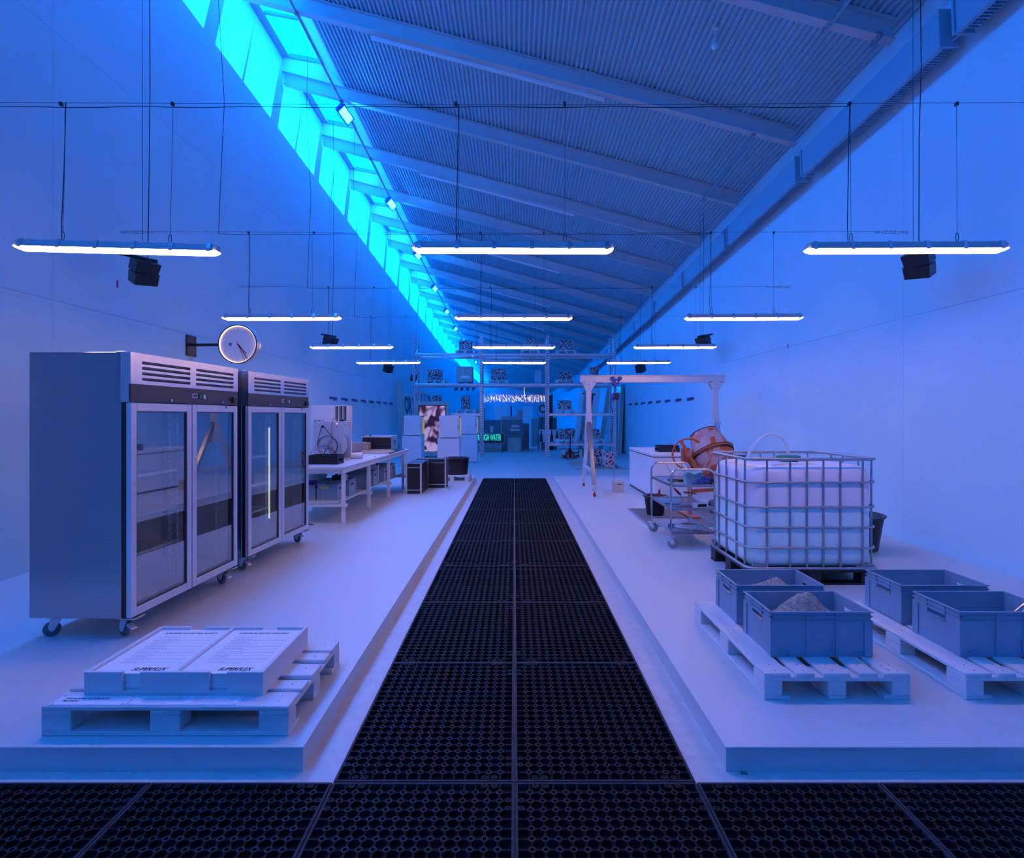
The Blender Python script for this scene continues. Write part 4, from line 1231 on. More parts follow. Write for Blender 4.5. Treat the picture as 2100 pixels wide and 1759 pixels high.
# ================================================================== SMALL PALLET WITH BLACK TUB
pm = MB()                                     # one-mesh pallet for the far ones: 0.8 along x, 1.2 along y
for x in (-.35, 0, .35):
    pm.box(x-.05, x+.05, -.6, .6, 0, .022)
    for y in (-.5275, 0, .5275): pm.box(x-.05, x+.05, y-.0725, y+.0725, .022, .10)
for y in (-.5275, 0, .5275): pm.box(-.4, .4, y-.0725, y+.0725, .10, .122)
for x, w_ in ((-.3275,.145), (-.1725,.10), (0,.145), (.1725,.10), (.3275,.145)): pm.box(x-w_/2, x+w_/2, -.6, .6, .122, .144)
o = copy_tree(pal0); o.location = (-1.46, 13.56, PZ); o.rotation_euler = (0, 0, 0); o.scale = (.667, 1, 1)
tag(o, 'small white pallet under the black tub at the platform end', 'pallet')
def tub(loc, r0, r1, h_, label, name='tub', m='black', grips=True):
    e = empty(name, loc, label=label, cat='tub' if name == 'tub' else 'bucket')
    a = MB(); a.lathe([(0,.002),(r0,.002),(r0+.004,.02),(r1,h_-.03),(r1+.004,h_-.03),(r1+.026,h_-.012),(r1+.026,h_),(r1+.002,h_),(r1-.006,h_-.01),(r0-.008,.016),(0,.014)], 40); a.build('body', M[m], e)
    a = MB()
    for k in range(3):
        z = h_*(.55+.12*k); rr = r0+(r1-r0)*(z/h_); a.lathe([(rr+.001,z),(rr+.004,z+.003),(rr+.001,z+.006)], 40)
    a.build('moulded_rings', M[m], e)
    return e
tub((-1.385, 13.55, PT), .255, .295, .40, 'black mortar tub standing on the small pallet', 'tub', 'black')

# ================================================================== IBC WATER TANK
ib = empty('water_tank', (2.73, 5.66, PZ), label='white water tank in a galvanised tube cage on a black pallet', cat='tank')
IX, IY = .60, .50
def rrect(hx_, hy_, r, n_=6):
    P = []
    for cx, cy, a0 in ((hx_-r, hy_-r, 0), (-hx_+r, hy_-r, 90), (-hx_+r, -hy_+r, 180), (hx_-r, -hy_+r, 270)):
        for k in range(n_+1):
            an = R(a0 + 90*k/n_); P.append((cx + r*math.cos(an), cy + r*math.sin(an)))
    return P
def loft(rings):
    m = MB(); n_ = len(rings[0]); V = [p for r_ in rings for p in r_]; FS = []
    for i in range(len(rings)-1):
        for k in range(n_): FS.append((i*n_+k, i*n_+(k+1) % n_, (i+1)*n_+(k+1) % n_, (i+1)*n_+k))
    m.add(V, FS, True); m.add(rings[0], [tuple(range(n_-1,-1,-1))]); m.add(rings[-1], [tuple(range(n_))])
    return m
rg = []
for z, ins, r in ((.155,.10,.10),(.165,.055,.12),(.20,.030,.13),(.26,.022,.13),(.60,.020,.13),(.61,.022,.13),(.97,.022,.13),(1.03,.030,.13),(1.065,.055,.12),(1.085,.10,.10),(1.09,.14,.08)):
    rg.append([(x, y, z) for x, y in rrect(IX-ins, IY-ins, r)])
loft(rg).build('tank_body', M['ibc'], ib)
for z in (.939, .714, .528, .339):
    a = MB(); a.tube([(x, y, z) for x, y in rrect(IX-.004, IY-.004, .10)], .010, 8, closed=True); a.build('hoop_tube', M['galv'], ib)
a = MB(); a.tube([(x, y, 1.152) for x, y in rrect(IX-.002, IY-.002, .10)], .014, 10, closed=True); a.build('top_rail', M['galv'], ib)
a = MB(); a.tube([(x, y, .157) for x, y in rrect(IX, IY, .08)], .013, 10, closed=True); a.build('bottom_rail', M['galv'], ib)
def vert(x, y):
    a = MB(); a.cyl((x, y, .155), (x, y, 1.15), .010, n=8); a.build('upright_tube', M['galv'], ib)
for x in (-.42, -.21, -.055, .095, .25, .455):
    vert(x, -IY+.012); vert(x, IY-.012)
for y in (-.40, -.20, .06, .27): vert(-IX+.012, y); vert(IX-.012, y)
a = MB()
for s in (-1, 1):
    for sy in (-1, 1):
        a.M = Matrix.Translation((s*.50, sy*.41, 0)); a.box(-.07,.07,-.06,.06,.147,.152); a.prism([(-.10*s,.155),(.06*s,.155),(.04*s,.20),(-.09*s,.175)], -.01*sy+.06*sy, .07*sy)
a.M = None
a.build('corner_shoe', M['galv'], ib)
a = MB(); a.box(-IX, IX, -IY, IY, .118, .146, .006); pz_ = a.build('pallet_deck', M['black'], ib)
for x in (-.52, 0, .52):
    for y in (-.42, 0, .42):
        a = MB(); a.box(x-.075, x+.075, y-.07, y+.07, .015, .118, .006); a.build('pallet_block', M['black'], ib)
for y in (-.42, 0, .42):
    a = MB(); a.box(-IX, IX, y-.06, y+.06, 0, .015); a.build('pallet_runner', M['black'], ib)
a = MB(); cxy = Vector((.02, .02, 0))
a.M = Matrix.Translation(cxy); a.lathe([(0,1.155),(.085,1.155),(.105,1.145),(.107,1.118),(.09,1.115),(.09,1.085)], 36)
for k in range(18):
    an = 2*PI*k/18; a.M = Matrix.Translation(cxy) @ Matrix.Rotation(an, 4, 'Z'); a.box(.098,.112,-.009,.009,1.115,1.147,.003)
a.M = None
a.build('screw_cap', M['green'], ib, 'green ribbed screw cap')
a = MB(); a.tube([(.025,.02,1.14),(.018,.02,1.20),(.0,.025,1.265),(-.03,.03,1.32),(-.08,.04,1.355),(-.14,.05,1.365),(-.20,.06,1.345),(-.26,.07,1.30),(-.31,.08,1.24),(-.345,.09,1.17),(-.36,.10,1.09)], .014, 10); a.build('hose', M['hose'], ib, 'clear hose arching out of the tank')
a = MB(); a.tube([(-.33,-.40,1.092),(-.12,-.30,1.10),(.10,-.36,1.092)], .012, 8)
for x in (-.30, .22): a.box(x-.05, x+.05, .02, .06, 1.09, 1.13, .012)
a.build('moulded_grips', M['ibc'], ib)
tub((3.93, 6.66, PZ), .30, .355, .40, 'large black tub standing behind the caged water tank')
a = MB(); a.cyl((3.70,6.70,PZ+.15),(3.88,6.62,PZ+.415),.012,n=10); tag(a.build('stirring_stick', M['white']), 'pale stick leaning in the large black tub', 'stick')

# ================================================================== TROLLEY
tv = empty('utility_trolley', (2.085, 7.08, PZ), label='three-tier galvanised trolley with tubular handles beside the cement mixer', cat='trolley')
TX, TY = .255, .47
for i, z in enumerate((.735, .46, .185)):
    a = MB(); a.box(-TX, TX, -TY, TY, z-.012, z, .001); s_ = a.build('shelf', M['steel_bright'], tv)
    a = MB(); a.box(-TX, TX, -TY-.001, -TY+.012, z-.022, z+.010); a.box(-TX, TX, TY-.012, TY+.001, z-.022, z+.010); a.box(-TX-.001, -TX+.012, -TY, TY, z-.022, z+.010); a.box(TX-.012, TX+.001, -TY, TY, z-.022, z+.010)
    a.build('shelf_rim', M['galv'], s_)
for sy in (-1, 1):
    r = .09; pts = [(-TX, sy*TY, .10), (-TX, sy*TY, .92-r)]
    for k in range(1, 7): an = R(90*k/6); pts.append((-TX + r*(1-math.cos(an)), sy*TY, .92-r + r*math.sin(an)))
    for k in range(0, 7): an = R(90*k/6); pts.append((TX - r + r*math.sin(an), sy*TY, .92-r + r*math.cos(an)))
    pts += [(TX, sy*TY, .10)]
    a = MB(); a.tube(pts, .013, 10); a.build('handle_frame', M['chrome'], tv)
for sx in (-1, 1):
    for sy in (-1, 1): caster(tv, (sx*TX, sy*TY, 0), R(25*sx), r=.062, brake=False, h_=.135, wm='wheel_grey', tw=.03)
tz = PZ + .735 + .0005
bx_ = empty('blue_storage_box', (2.135, 6.80, tz), label='pale blue box with a folded cloth on the trolley top', cat='box')
lf = [[(x, y, z) for x, y in rrect(w1, d1, .02, 3)] for z, w1, d1 in ((0,.085,.06),(.10,.098,.07),(.105,.102,.075),(.115,.102,.075))]
loft(lf).build('box', M['lightblue'], bx_)
a = MB(); n_ = 24
for k in range(3):
    a.tube([(-.095+.19*t/10, -.06+.03*k, .125+.012*math.sin(t*.9+k)+.01*k) for t in range(11)], [.020+.004*math.sin(t*1.3+k) for t in range(11)], 8)
a.build('folded_cloth', M['lightblue'], bx_)
def glove(x, y, z, yaw, label, m='glove'):
    e = empty('work_glove', (x, y, z), yaw, label, 'glove', 'work gloves on the trolley')
    g = MB(); g.tube([(-.10,0,.018),(-.05,0,.02),(0,0,.022),(.045,0,.02)], [.030,.034,.036,.030], 10)
    for k in range(4): g.tube([(.03,-.028+.019*k,.02),(.075,-.032+.021*k,.018),(.105+.01*(k in (1,2)),-.034+.022*k,.012)], [.011,.010,.007], 6)
    g.tube([(-.01,.03,.02),(.02,.055,.018),(.045,.06,.012)], [.012,.011,.008], 6)
    g.build('body', M[m], e)
    c = MB(); c.tube([(-.135,0,.016),(-.10,0,.018)], [.034,.031], 10); c.build('cuff', M['black'], e)
glove(2.20, 6.68, tz, R(200), 'blue work glove lying on the trolley top')
glove(2.24, 6.76, tz+.035, R(165), 'blue work glove lying across the other glove')
a = MB(); a.box(1.93,2.01,7.02,7.14,tz,tz+.018,.004); a.tube([(1.97,7.0,tz+.022),(1.93,6.95,tz+.02),(1.95,6.88,tz+.015)], .006, 6); tag(a.build('black_charger', M['black']), 'small black gadget with a lead on the trolley top', 'gadget')
a = MB(); a.box(2.02,2.22,7.0,7.16,tz,tz+.02,.004); tag(a.build('black_tablet', M['black']), 'flat black tablet on the trolley top behind the blue box', 'tablet')
tz2 = PZ + .46 + .0005
tw = empty('hand_trowel', (2.02, 6.98, tz2), R(-20), label='trowel with a dark red handle on the middle trolley shelf', cat='trowel')
a = MB(); a.tube([(-.05,0,.19),(-.01,.0,.15),(.03,0,.11)], [.010,.014,.012], 8); a.build('handle', M['red'], tw)
a = MB(); a.tube([(.03,0,.11),(.055,0,.06),(.04,0,.02),(-.02,0,.006)], .005, 6); a.prism([(-.20,-.04),(.0,-.05),(.02,0),(0,.05),(-.20,.04)], .003, .006, 'z'); a.build('blade', M['galv'], tw)
ft = empty('float_trowel', (2.13, 6.84, tz2), R(15), label='flat trowel with an upright handle on the middle trolley shelf', cat='trowel')
a = MB(); a.box(-.20,.10,-.05,.05,.002,.005); a.tube([(0,0,.005),(.03,0,.04),(.03,0,.10),(.02,0,.15)], .006, 6); a.build('blade', M['galv'], ft)
a = MB(); a.tube([(-.09,0,.165),(-.03,0,.158),(.05,0,.145),(.08,0,.135)], [.010,.012,.009,.007], 8); a.build('handle', M['orange'], ft)
cs = empty('cement_block', (2.20, 6.70, tz2), R(12), label='small grey hollow block on the middle trolley shelf', cat='block')
a = MB(); a.box(-.07,.07,-.05,.06,0,.012,.002); a.box(-.07,.07,-.05,.06,.048,.06,.002); a.box(-.07,-.058,-.05,.06,.012,.048); a.box(.058,.07,-.05,.06,.012,.048); a.box(-.06,.06,.0,.05,.012,.048); a.build('shell', M['white'], cs)
a = MB(); a.box(-.057,.057,-.045,-.01,.013,.047); a.build('dark_filling', M['black'], cs)
tz3 = PZ + .185 + .0005
hc = MB()
for k in range(5):
    rr = .115 - .008*k
    hc.tube([(2.10+rr*1.15*math.cos(2*PI*q/28)+.01*k, 6.92+rr*math.sin(2*PI*q/28), tz3+.011+.006*k) for q in range(28)], .009, 7, closed=True)
hc.tube([(2.20,6.86,tz3+.02),(2.26,6.80,tz3+.012),(2.18,6.74,tz3+.01),(2.08,6.76,tz3+.01)], .009, 7)
tag(hc.build('hose_coil', M['hose']), 'coil of clear hose on the bottom trolley shelf', 'hose')
sr = empty('hand_shears', (1.98, 6.95, tz3), R(-12), label='tool with blue and yellow grips on the bottom trolley shelf', cat='tool')
a = MB(); a.tube([(-.09,.02,.014),(-.03,.012,.014),(.02,0,.012)], [.012,.012,.008], 8); a.build('blue_grip', M['glove'], sr)
a = MB(); a.tube([(-.07,.05,.02),(-.02,.035,.02),(.02,.01,.012)], [.010,.012,.008], 8); a.build('yellow_grip', M['yellow'], sr)
a = MB(); a.cyl((.02,0,.012),(.09,-.01,.008),.008,.003,n=8); a.build('blade', M['galv'], sr)
a = MB(); a.tube([(2.12,6.72,tz3+.006),(2.25,6.63,tz3+.006)], .004, 6); tag(a.build('thin_rod', M['wire']), 'thin dark rod on the bottom trolley shelf', 'rod')

# ================================================================== FLOOR GRATINGS
def grating(x0, x1, label):
    e = empty('floor_grating', ((x0+x1)/2, 8.58, PZ), label=label, cat='grating', group='dark floor gratings under the mixer')
    X, Y = (x1-x0)/2-.006, .73
    a = MB(); a.box(-X, X, -Y, -Y+.012, .0, .022); a.box(-X, X, Y-.012, Y, .0, .022); a.box(-X, -X+.012, -Y+.012, Y-.012, 0, .022); a.box(X-.012, X, -Y+.012, Y-.012, 0, .022); a.build('edge_frame', M['crate'], e)
    a = MB()
    for k in range(40): a.box(-X+.012, X-.012, -Y+.026+k*.0365, -Y+.040+k*.0365, .004, .020)
    o = a.build('slats', M['greybox'], e); o['kind'] = 'stuff'
    a = MB(); a.box(-X+.012, X-.012, -Y+.012, Y-.012, .0005, .003); a.build('tray', M['black'], e)
grating(1.86, 2.83, 'slatted dark floor grating under the black bucket')
grating(2.83, 3.80, 'slatted dark floor grating behind the trolley under the mixer wheels')

# ================================================================== CEMENT MIXER
GZ = PZ + .022
mx_ = empty('cement_mixer', (2.98, 8.65, GZ), label='orange cement mixer with a cement-smeared tilted drum', cat='cement mixer')
axis = Vector((-.20, .50, .84)).normalized()
q = axis.to_track_quat('Z', 'Y').to_matrix().to_4x4()
Dm = Matrix.Translation((.05, 0, .93)) @ q
a = MB(); a.lathe([(0,-.36),(.13,-.355),(.20,-.33),(.25,-.26),(.300,-.03),(.305,0)], 48, Dm); a.lathe([(.305,.03),(.300,.05),(.235,.30),(.215,.37)], 48, Dm); a.lathe([(.205,.37),(.222,.05),(.20,-.25),(0,-.33)], 48, Dm)
drum = a.build('drum', M['drum'], mx_)
a = MB(); a.lathe([(.305,0),(.325,0),(.328,.030),(.305,.030)], 64, Dm); a.build('drum_flange', M['orange'], drum)
a = MB(); a.tube([Dm @ Vector((.212*math.cos(2*PI*k/48), .212*math.sin(2*PI*k/48), .372)) for k in range(48)], .009, 8, closed=True)
a.build('opening_rim', M['black'], drum)
a = MB(); a.tube([Dm @ Vector((.327*math.cos(2*PI*k/48), .327*math.sin(2*PI*k/48), .032)) for k in range(48)], .006, 6, closed=True); a.build('gear_guard', M['black'], drum)
a = MB()
for k in range(72):
    a.M = Dm @ Matrix.Rotation(2*PI*k/72, 4, 'Z'); a.box(.306,.318,-.006,.006,-.028,-.002)
a.M = None; a.build('gear_teeth', M['black'], drum)
# yoke and tilting wheel
hub = Vector((-.335, -.02, .92))
a = MB(); a.tube([hub+Vector((0,.02,0)), hub+Vector((.05,.03,-.16)), (-.12,.02,.56), (.05,.0,.49), (.24,0,.55), (.36,.02,.75), (.38,.02,.93)], .030, 8); a.build('yoke', M['orange'], mx_)
wn_ = Vector((-.28, -.92, .10)).normalized(); wq = wn_.to_track_quat('Z', 'Y').to_matrix().to_4x4(); Wm = Matrix.Translation(hub+Vector((0,-.04,.02))) @ wq
a = MB(); a.tube([Wm @ Vector((.235*math.cos(2*PI*k/40), .235*math.sin(2*PI*k/40), 0)) for k in range(40)], .014, 8, closed=True)
wl = a.build('tilting_wheel', M['orange'], mx_)
a = MB()
up_ = Wm.inverted() @ Vector((0,0,10)); an0 = math.atan2(up_.y, up_.x)
c0, c1 = Wm @ Vector((.23*math.cos(an0+.55), .23*math.sin(an0+.55), 0)), Wm @ Vector((-.23*math.cos(an0+.55), -.23*math.sin(an0+.55), 0))
a.bar(c0, c1, .05, .012, up=tuple(wn_)); a.cyl(Wm @ Vector((0,0,.03)), Wm @ Vector((0,0,-.07)), .045, n=18); a.build('wheel_spoke', M['orange'], wl)
a = MB(); a.cyl(Wm @ Vector((0,0,.034)), Wm @ Vector((0,0,.028)), .020, n=14); a.build('axle_nut', M['galv'], wl)
a = MB(); a.box(-.40,-.28,.0,.14,.80,1.03,.02); a.build('pinion_housing', M['orange'], mx_)
# stand
a = MB(); a.bar((-.315,-.06,.0), (-.315,-.02,.86), .05, .05); a.build('front_post', M['orange'], mx_)
a = MB(); a.bar((-.29,-.02,.375), (.45,.0,.42), .05, .05); a.bar((.38,.02,.10), (.38,.02,.93), .05, .05); a.build('stand_frame', M['orange'], mx_)
a = MB(); a.box(-.40,-.23,-.30,.26,.0,.03,.004); a.build('foot', M['orange'], mx_)
a = MB(); a.cyl((.10,.23,.105), (.75,.23,.105), .014, n=10); a.bar((.38,.02,.14),(.38,.24,.105),.04,.04); a.build('axle', M['orange'], mx_)
for x in (.12, .62):
    a = MB(); Tm = Matrix.Translation((x, .23, .105)) @ Matrix.Rotation(PI/2, 4, 'Y') ; a.lathe([(.06,-.03),(.085,-.032),(.104,-.022),(.106,0),(.104,.022),(.085,.032),(.06,.03)], 32, Tm); o = a.build('wheel', M['grey_rubber'], mx_)
    a = MB(); a.lathe([(0,-.012),(.06,-.014),(.06,.014),(0,.012)], 24, Tm); a.build('wheel_hub', M['red'], o)
a = MB(); a.box(.40,.60,-.10,.14,.66,.92,.03); a.build('motor_box', M['black'], mx_)

# black bucket with dried cement
bu = tub((2.17, 8.72, GZ), .125, .165, .30, 'black bucket with a cement-crusted rim on the grating', 'bucket')
a = MB()
for k in range(14): an = k*.45; a.box(.172*math.cos(an)-.012,.172*math.cos(an)+.012,.172*math.sin(an)-.012,.172*math.sin(an)+.012,.294,.304,.003)
o = a.build('cement_crust', M['coral_near'], bu); o['kind'] = 'stuff'
a = MB(); a.cyl((2.22,8.75,GZ+.14),(2.24,8.73,GZ+.38),.016,n=10); tag(a.build('red_tool_handle', M['red']), 'red tool handle sticking out of the black bucket', 'handle')

# ================================================================== CHEST FREEZER
fz = empty('chest_freezer', (2.92, 11.46, PZ), label='long white chest freezer against the right wall', cat='freezer')
a = MB(); a.box(-.375,.375,-1.06,1.06,.035,.775,.008); a.build('body', M['freezer'], fz)
a = MB(); a.box(-.37,.37,-1.05,1.05,.0,.035); a.build('plinth', M['black'], fz)
a = MB(); a.box(-.372,.372,-1.057,1.057,.775,.787); a.build('lid_seal', M['black'], fz)
a = MB(); a.box(-.385,.385,-1.07,1.07,.787,.845,.012); a.build('lid', M['freezer'], fz)
for y in (-.62, .2, .75):
    a = MB(); a.prism([(y-.03,.775),(y+.03,.775),(y+.015,.74),(y-.015,.74)], -.382, -.375, 'x'); a.build('latch', M['freezer'], fz)
for k in range(10):
    a = MB(); z = .10 + k*.024; a.box(-.30,.30,-1.068,-1.058,z,z+.011); a.build('vent_slat', M['white'], fz)
a = MB(); a.box(.315,.36,-1.07,-1.058,.08,.36,.004); a.build('corner_trim', M['freezer'], fz)
a = MB(); a.box(-.379,-.375,-.70,-.62,.11,.19); a.build('rating_plate', M['white'], fz)
FT = PZ + .845
black_crate((2.97, 11.0, FT), .41, .30, .125, 'shallow black crate on the chest freezer lid')
a = MB(); a.tube([(3.0,10.95,FT+.11),(3.0,10.93,FT+.18),(3.05,10.85,FT+.15),(3.07,10.75,FT+.012),(3.08,10.385,FT+.010),(3.08,10.375,FT-.05),(3.06,10.365,FT-.32),(2.98,10.365,FT-.42),(2.88,10.365,FT-.37),(2.80,10.365,FT-.24),(2.78,10.37,FT-.13)], .005, 6)
tag(a.build('orange_lead', M['orange_cable']), 'orange lead looping down the front of the freezer', 'cable')

# ================================================================== GANTRY CRANE
ga = empty('gantry_crane', (0, 11.55, PZ), label='mobile grey gantry crane with a blue chain hoist', cat='crane')
bzc = 2.41 - PZ
a = MB()
a.box(1.34, 4.30, -.006, .006, bzc-.062, bzc+.062); a.box(1.34, 4.30, -.05, .05, bzc+.062, bzc+.075, .002); a.box(1.34, 4.30, -.05, .05, bzc-.075, bzc-.062, .002)
a.build('beam', M['alu'], ga)
for xl in (1.515, 4.10):
    a = MB(); a.prism([(xl-.14,bzc-.085),(xl+.14,bzc-.085),(xl+.06,bzc-.23),(xl-.06,bzc-.23)], -.058, -.050); a.prism([(xl-.14,bzc-.085),(xl+.14,bzc-.085),(xl+.06,bzc-.23),(xl-.06,bzc-.23)], .050, .058)
    a.box(xl-.15, xl+.15, -.06, .06, bzc-.088, bzc-.075); hd = a.build('head_plate', M['alu'], ga)
    a = MB()
    for z in (bzc-.12, bzc-.20): a.cyl((xl, -.066, z), (xl, .066, z), .012, n=10)
    a.box(xl-.13, xl-.08, -.075, .075, bzc-.078, bzc-.055, .004); a.box(xl+.08, xl+.13, -.075, .075, bzc-.078, bzc-.055, .004); a.build('bolt', M['galv'], hd)
    a = MB(); a.box(xl-.050, xl+.050, -.05, .05, 1.05, bzc-.09, .006); a.build('inner_post', M['alu'], ga)
    a = MB(); a.box(xl-.060, xl+.060, -.06, .06, .98, 1.60, .006); sl = a.build('post_sleeve', M['alu'], ga)
    a = MB(); a.prism([(-.17,.98),(.17,.98),(.07,1.45),(-.07,1.45)], xl-.066, xl-.060, 'x'); a.prism([(-.17,.98),(.17,.98),(.07,1.45),(-.07,1.45)], xl+.060, xl+.066, 'x'); a.build('gusset', M['alu'], sl)
    a = MB()
    for z in (1.42, 1.12): a.tube([(xl+.066,-.03,z),(xl+.10,-.04,z),(xl+.10,-.04,z-.05)], .006, 6)
    a.build('locking_pin', M['galv'], sl)
    for sy in (-1, 1):
        a = MB(); a.bar((xl, sy*.06, 1.40), (xl, sy*.80, .20), .075, .075, up=(1,0,0)); a.build('leg', M['steel_bright'] if sy < 0 else M['alu'], ga)
        a = MB(); a.box(xl-.045, xl+.045, sy*.80-.05, sy*.80+.05, .165, .23, .005); a.build('leg_foot', M['alu'], ga)
        caster(ga, (xl, sy*.80, 0), R(90) if sy > 0 else R(60), r=.055, brake=True, h_=.166, wm='red', tw=.04)
    a = MB(); a.box(xl-.03, xl+.03, -.62, .66, .42, .48, .004); a.build('cross_tie', M['alu'], ga)
# hoist trolley, hoist and chain are one unit hanging on the beam
ho = empty('chain_hoist', (2.065, 11.55, 2.41), label='blue chain hoist on a trolley under the crane beam', cat='hoist')
for s in (-1, 1):
    a = MB(); a.prism([(-.115,-.02),(-.115,.03),(-.07,.045),(0,.01),(.07,.045),(.115,.03),(.115,-.02),(.07,-.05),(.06,-.11),(.02,-.14),(-.02,-.14),(-.06,-.11),(-.07,-.05)], s*.062, s*.072); pl_ = a.build('side_plate', M['blue'], ho)
    a = MB()
    for x in (-.08, .08): a.cyl((x, s*.05, .0), (x, s*.085, .0), .035, n=18)
    a.build('trolley_wheel', M['blue'], pl_)
a = MB(); a.box(-.022,.022,-.074,-.072,-.005,.018); a.cyl((.01,-.074,-.06),(.01,-.082,-.06),.018,n=14); a.build('rating_label', M['white'], ho)
a = MB(); a.tube([(0,0,-.11),(0,0,-.19),(.03,0,-.22),(0,0,-.25),(-.02,0,-.22)], .010, 8); a.build('hook', M['blue'], ho)
a = MB(); a.box(-.07,.07,-.05,.05,-.42,-.28,.02); a.cyl((0,-.09,-.35),(0,.09,-.35),.06,n=22); a.box(-.085,-.05,-.06,.02,-.45,-.37,.01); a.build('hoist_body', M['blue'], ho)
a = MB(); a.box(-.03,.05,-.10,-.05,-.43,-.30,.01); a.cyl((.05,-.095,-.31),(.05,-.115,-.31),.02,n=12); a.build('gear_cover', M['black'], ho)
def chain(mb, x, y, z0, z1, pitch_=.035, r=.010, wr=.0032):
    z = z0; k = 0
    while z > z1:
        P = []
        for q_ in range(8):
            an = 2*PI*q_/8; u = r*math.cos(an); v = (pitch_*.62)*math.sin(an)
            P.append((x+(u if k % 2 == 0 else 0), y+(0 if k % 2 == 0 else u), z+v))
        mb.tube(P, wr, 4, closed=True); z -= pitch_; k += 1
a = MB(); chain(a, -.035, -.02, -.42, -2.07); chain(a, -.02, .03, -.42, -2.0); a.build('chain', M['galv'], ho)
a = MB(); chain(a, .025, -.03, -.42, -1.45, r=.014, wr=.0045); chain(a, .035, .02, -.42, -1.40, r=.014, wr=.0045); o = a.build('hand_chain', M['cable'], ho); o['kind'] = 'stuff'
wt = empty('wooden_cube_box', (2.105, 11.5, PZ), label='small pale wooden box on the platform at the end of the chain', cat='box')
a = MB(); a.box(-.105,.105,-.105,.105,0,.215,.004); a.build('body', M['edge_wood'], wt)
a = MB(); a.box(-.03,.05,-.108,-.104,.15,.165); a.build('hand_slot', M['black'], wt)
a = MB()
for sx in (-1,1): a.box(sx*.07,sx*.107,-.107,-.104,.12,.15)
a.build('metal_corner', M['galv'], wt)

# ================================================================== PEDESTALS, CABINETS AND SCREEN
def pedestal(x, y, label, blabel):
    p_ = empty('pedestal', (x, y, 0), label=label, cat='pedestal', group='white pedestals')
    a = MB(); a.box(-.32,.32,0,.62,.03,.985,.004); a.build('body', M['white'], p_)
    a = MB(); a.box(-.30,.30,.02,.60,0,.03); a.build('plinth', M['greybox'], p_)
    c = empty('lit_cabinet', (x, y, .986), R(0), blabel, 'cabinet', 'small white cabinets on pedestals')
    a = MB(); a.box(-.27,.27,.04,.56,.02,.67,.008); a.build('body', M['white'], c)
    a = MB(); a.box(-.24,.24,.06,.54,0,.02); a.build('feet_frame', M['black'], c)
    a = MB(); a.box(.272,.318,.04,.56,.02,.67,.006); a.build('door', M['white'], c)
    a = MB(); a.box(.285,.30,.030,.042,.28,.38,.003); a.build('handle', M['black'], c)
    a = MB(); a.box(.319,.326,.06,.54,.05,.64); a.build('glass_strip', M['black'], c)
    a = MB()
    for k in range(18): a.box(.325,.330,.08,.52,.07+k*.031,.085+k*.031)
    a.build('led_rows', M['led_yellow'], c)
pedestal(-3.36, 18.5, 'white pedestal left of the picture screen', 'small white cabinet on the pedestal left of the picture screen')
pedestal(-1.95, 16.66, 'white pedestal right of the picture screen, nearest the black tub', 'small white cabinet on the pedestal nearest the black tub')
pedestal(-1.64, 19.87, 'white pedestal farthest right, beside the rack post', 'small white cabinet on the pedestal beside the rack post')
sn = empty('picture_screen', (-3.17, 21.75, 0), label='upright screen with a pink coral picture in a timber frame', cat='screen')
a = MB(); a.box(-.55,.55,.09,.14,.13,2.16); a.build('back_board', M['greenwood'], sn)
a = MB()
a.box(-.66,-.53,0,.14,.08,2.20,.006); a.build('frame_side', M['greenwood'], sn)
a = MB(); a.box(.53,.66,0,.14,.08,2.20,.006); a.build('frame_side', M['greenwood'], sn)
a = MB(); a.box(-.53,.53,0,.14,2.05,2.20,.006); a.build('frame_top', M['greenwood'], sn)
a = MB(); a.box(-.53,.53,0,.14,.08,.24,.006); a.build('frame_bottom', M['greenwood'], sn)
a = MB(); a.box(-.60,.60,0,.40,0,.08,.004); a.build('base', M['black'], sn)
a = MB(); a.box(-.515,.515,.03,.085,.25,2.045,.004); a.build('bezel', M['black'], sn)
a = MB(); a.box(-.50,.50,.026,.031,.265,2.03); a.build('display', M['screen'], sn)

# ================================================================== PALLET RACK
RY, RD = 22.5, 1.1
rk = empty('pallet_rack', (0, RY, 0), label='tall galvanised pallet rack spanning the hall with three bays', cat='rack')
RX = (-4.0, -1.33, 1.33, 4.0)
p0 = None; xb0 = None
for x in RX:
    for y in (0, RD):
        if p0 is None:
            a = MB(); a.box(-.05,.05,-.012,.012,0,4.87); a.box(-.05,-.044,.012,.08,0,4.87); a.box(.044,.05,.012,.08,0,4.87); a.box(-.07,.07,-.05,.09,0,.008)
            p0 = a.build('upright', M['post'], rk); p0.location = (x, y, 0)
        else: inst(p0, 'upright', (x, y, 0), 0 if y == 0 else 0, rk)
    z = .3
    while z < 4.4:
        zz = (z, z+.6) if int(z/.6) % 2 == 0 else (z+.6, z)
        a = MB(); a.bar((x, .06, zz[0]), (x, RD, zz[1]), .03, .03, up=(1,0,0)); a.build('brace', M['galv'], rk)
        z += .6
def rbeam(x0, x1, z):
    for y in (-.03, RD+.03):
        a = MB(); a.box(x0+.05, x1-.05, y-.022, y+.022, z-.055, z+.055, .012); a.box(x0+.05, x1-.05, y-.028, y-.022, z-.02, z+.02, .002)
        o = a.build('beam', M['rack'], rk)
        a = MB(); a.box(x0+.045, x0+.055, y-.03, y+.03, z-.10, z+.10); a.box(x1-.055, x1-.045, y-.03, y+.03, z-.10, z+.10); a.build('beam_bracket', M['rack'], o)
for b_ in range(3):
    rbeam(RX[b_], RX[b_+1], 4.07); rbeam(RX[b_], RX[b_+1], 2.87)
rbeam(RX[2], RX[3], 1.69); rbeam(RX[2], RX[3], .50); rbeam(RX[0], RX[1], 1.69)
far_pal = [None]
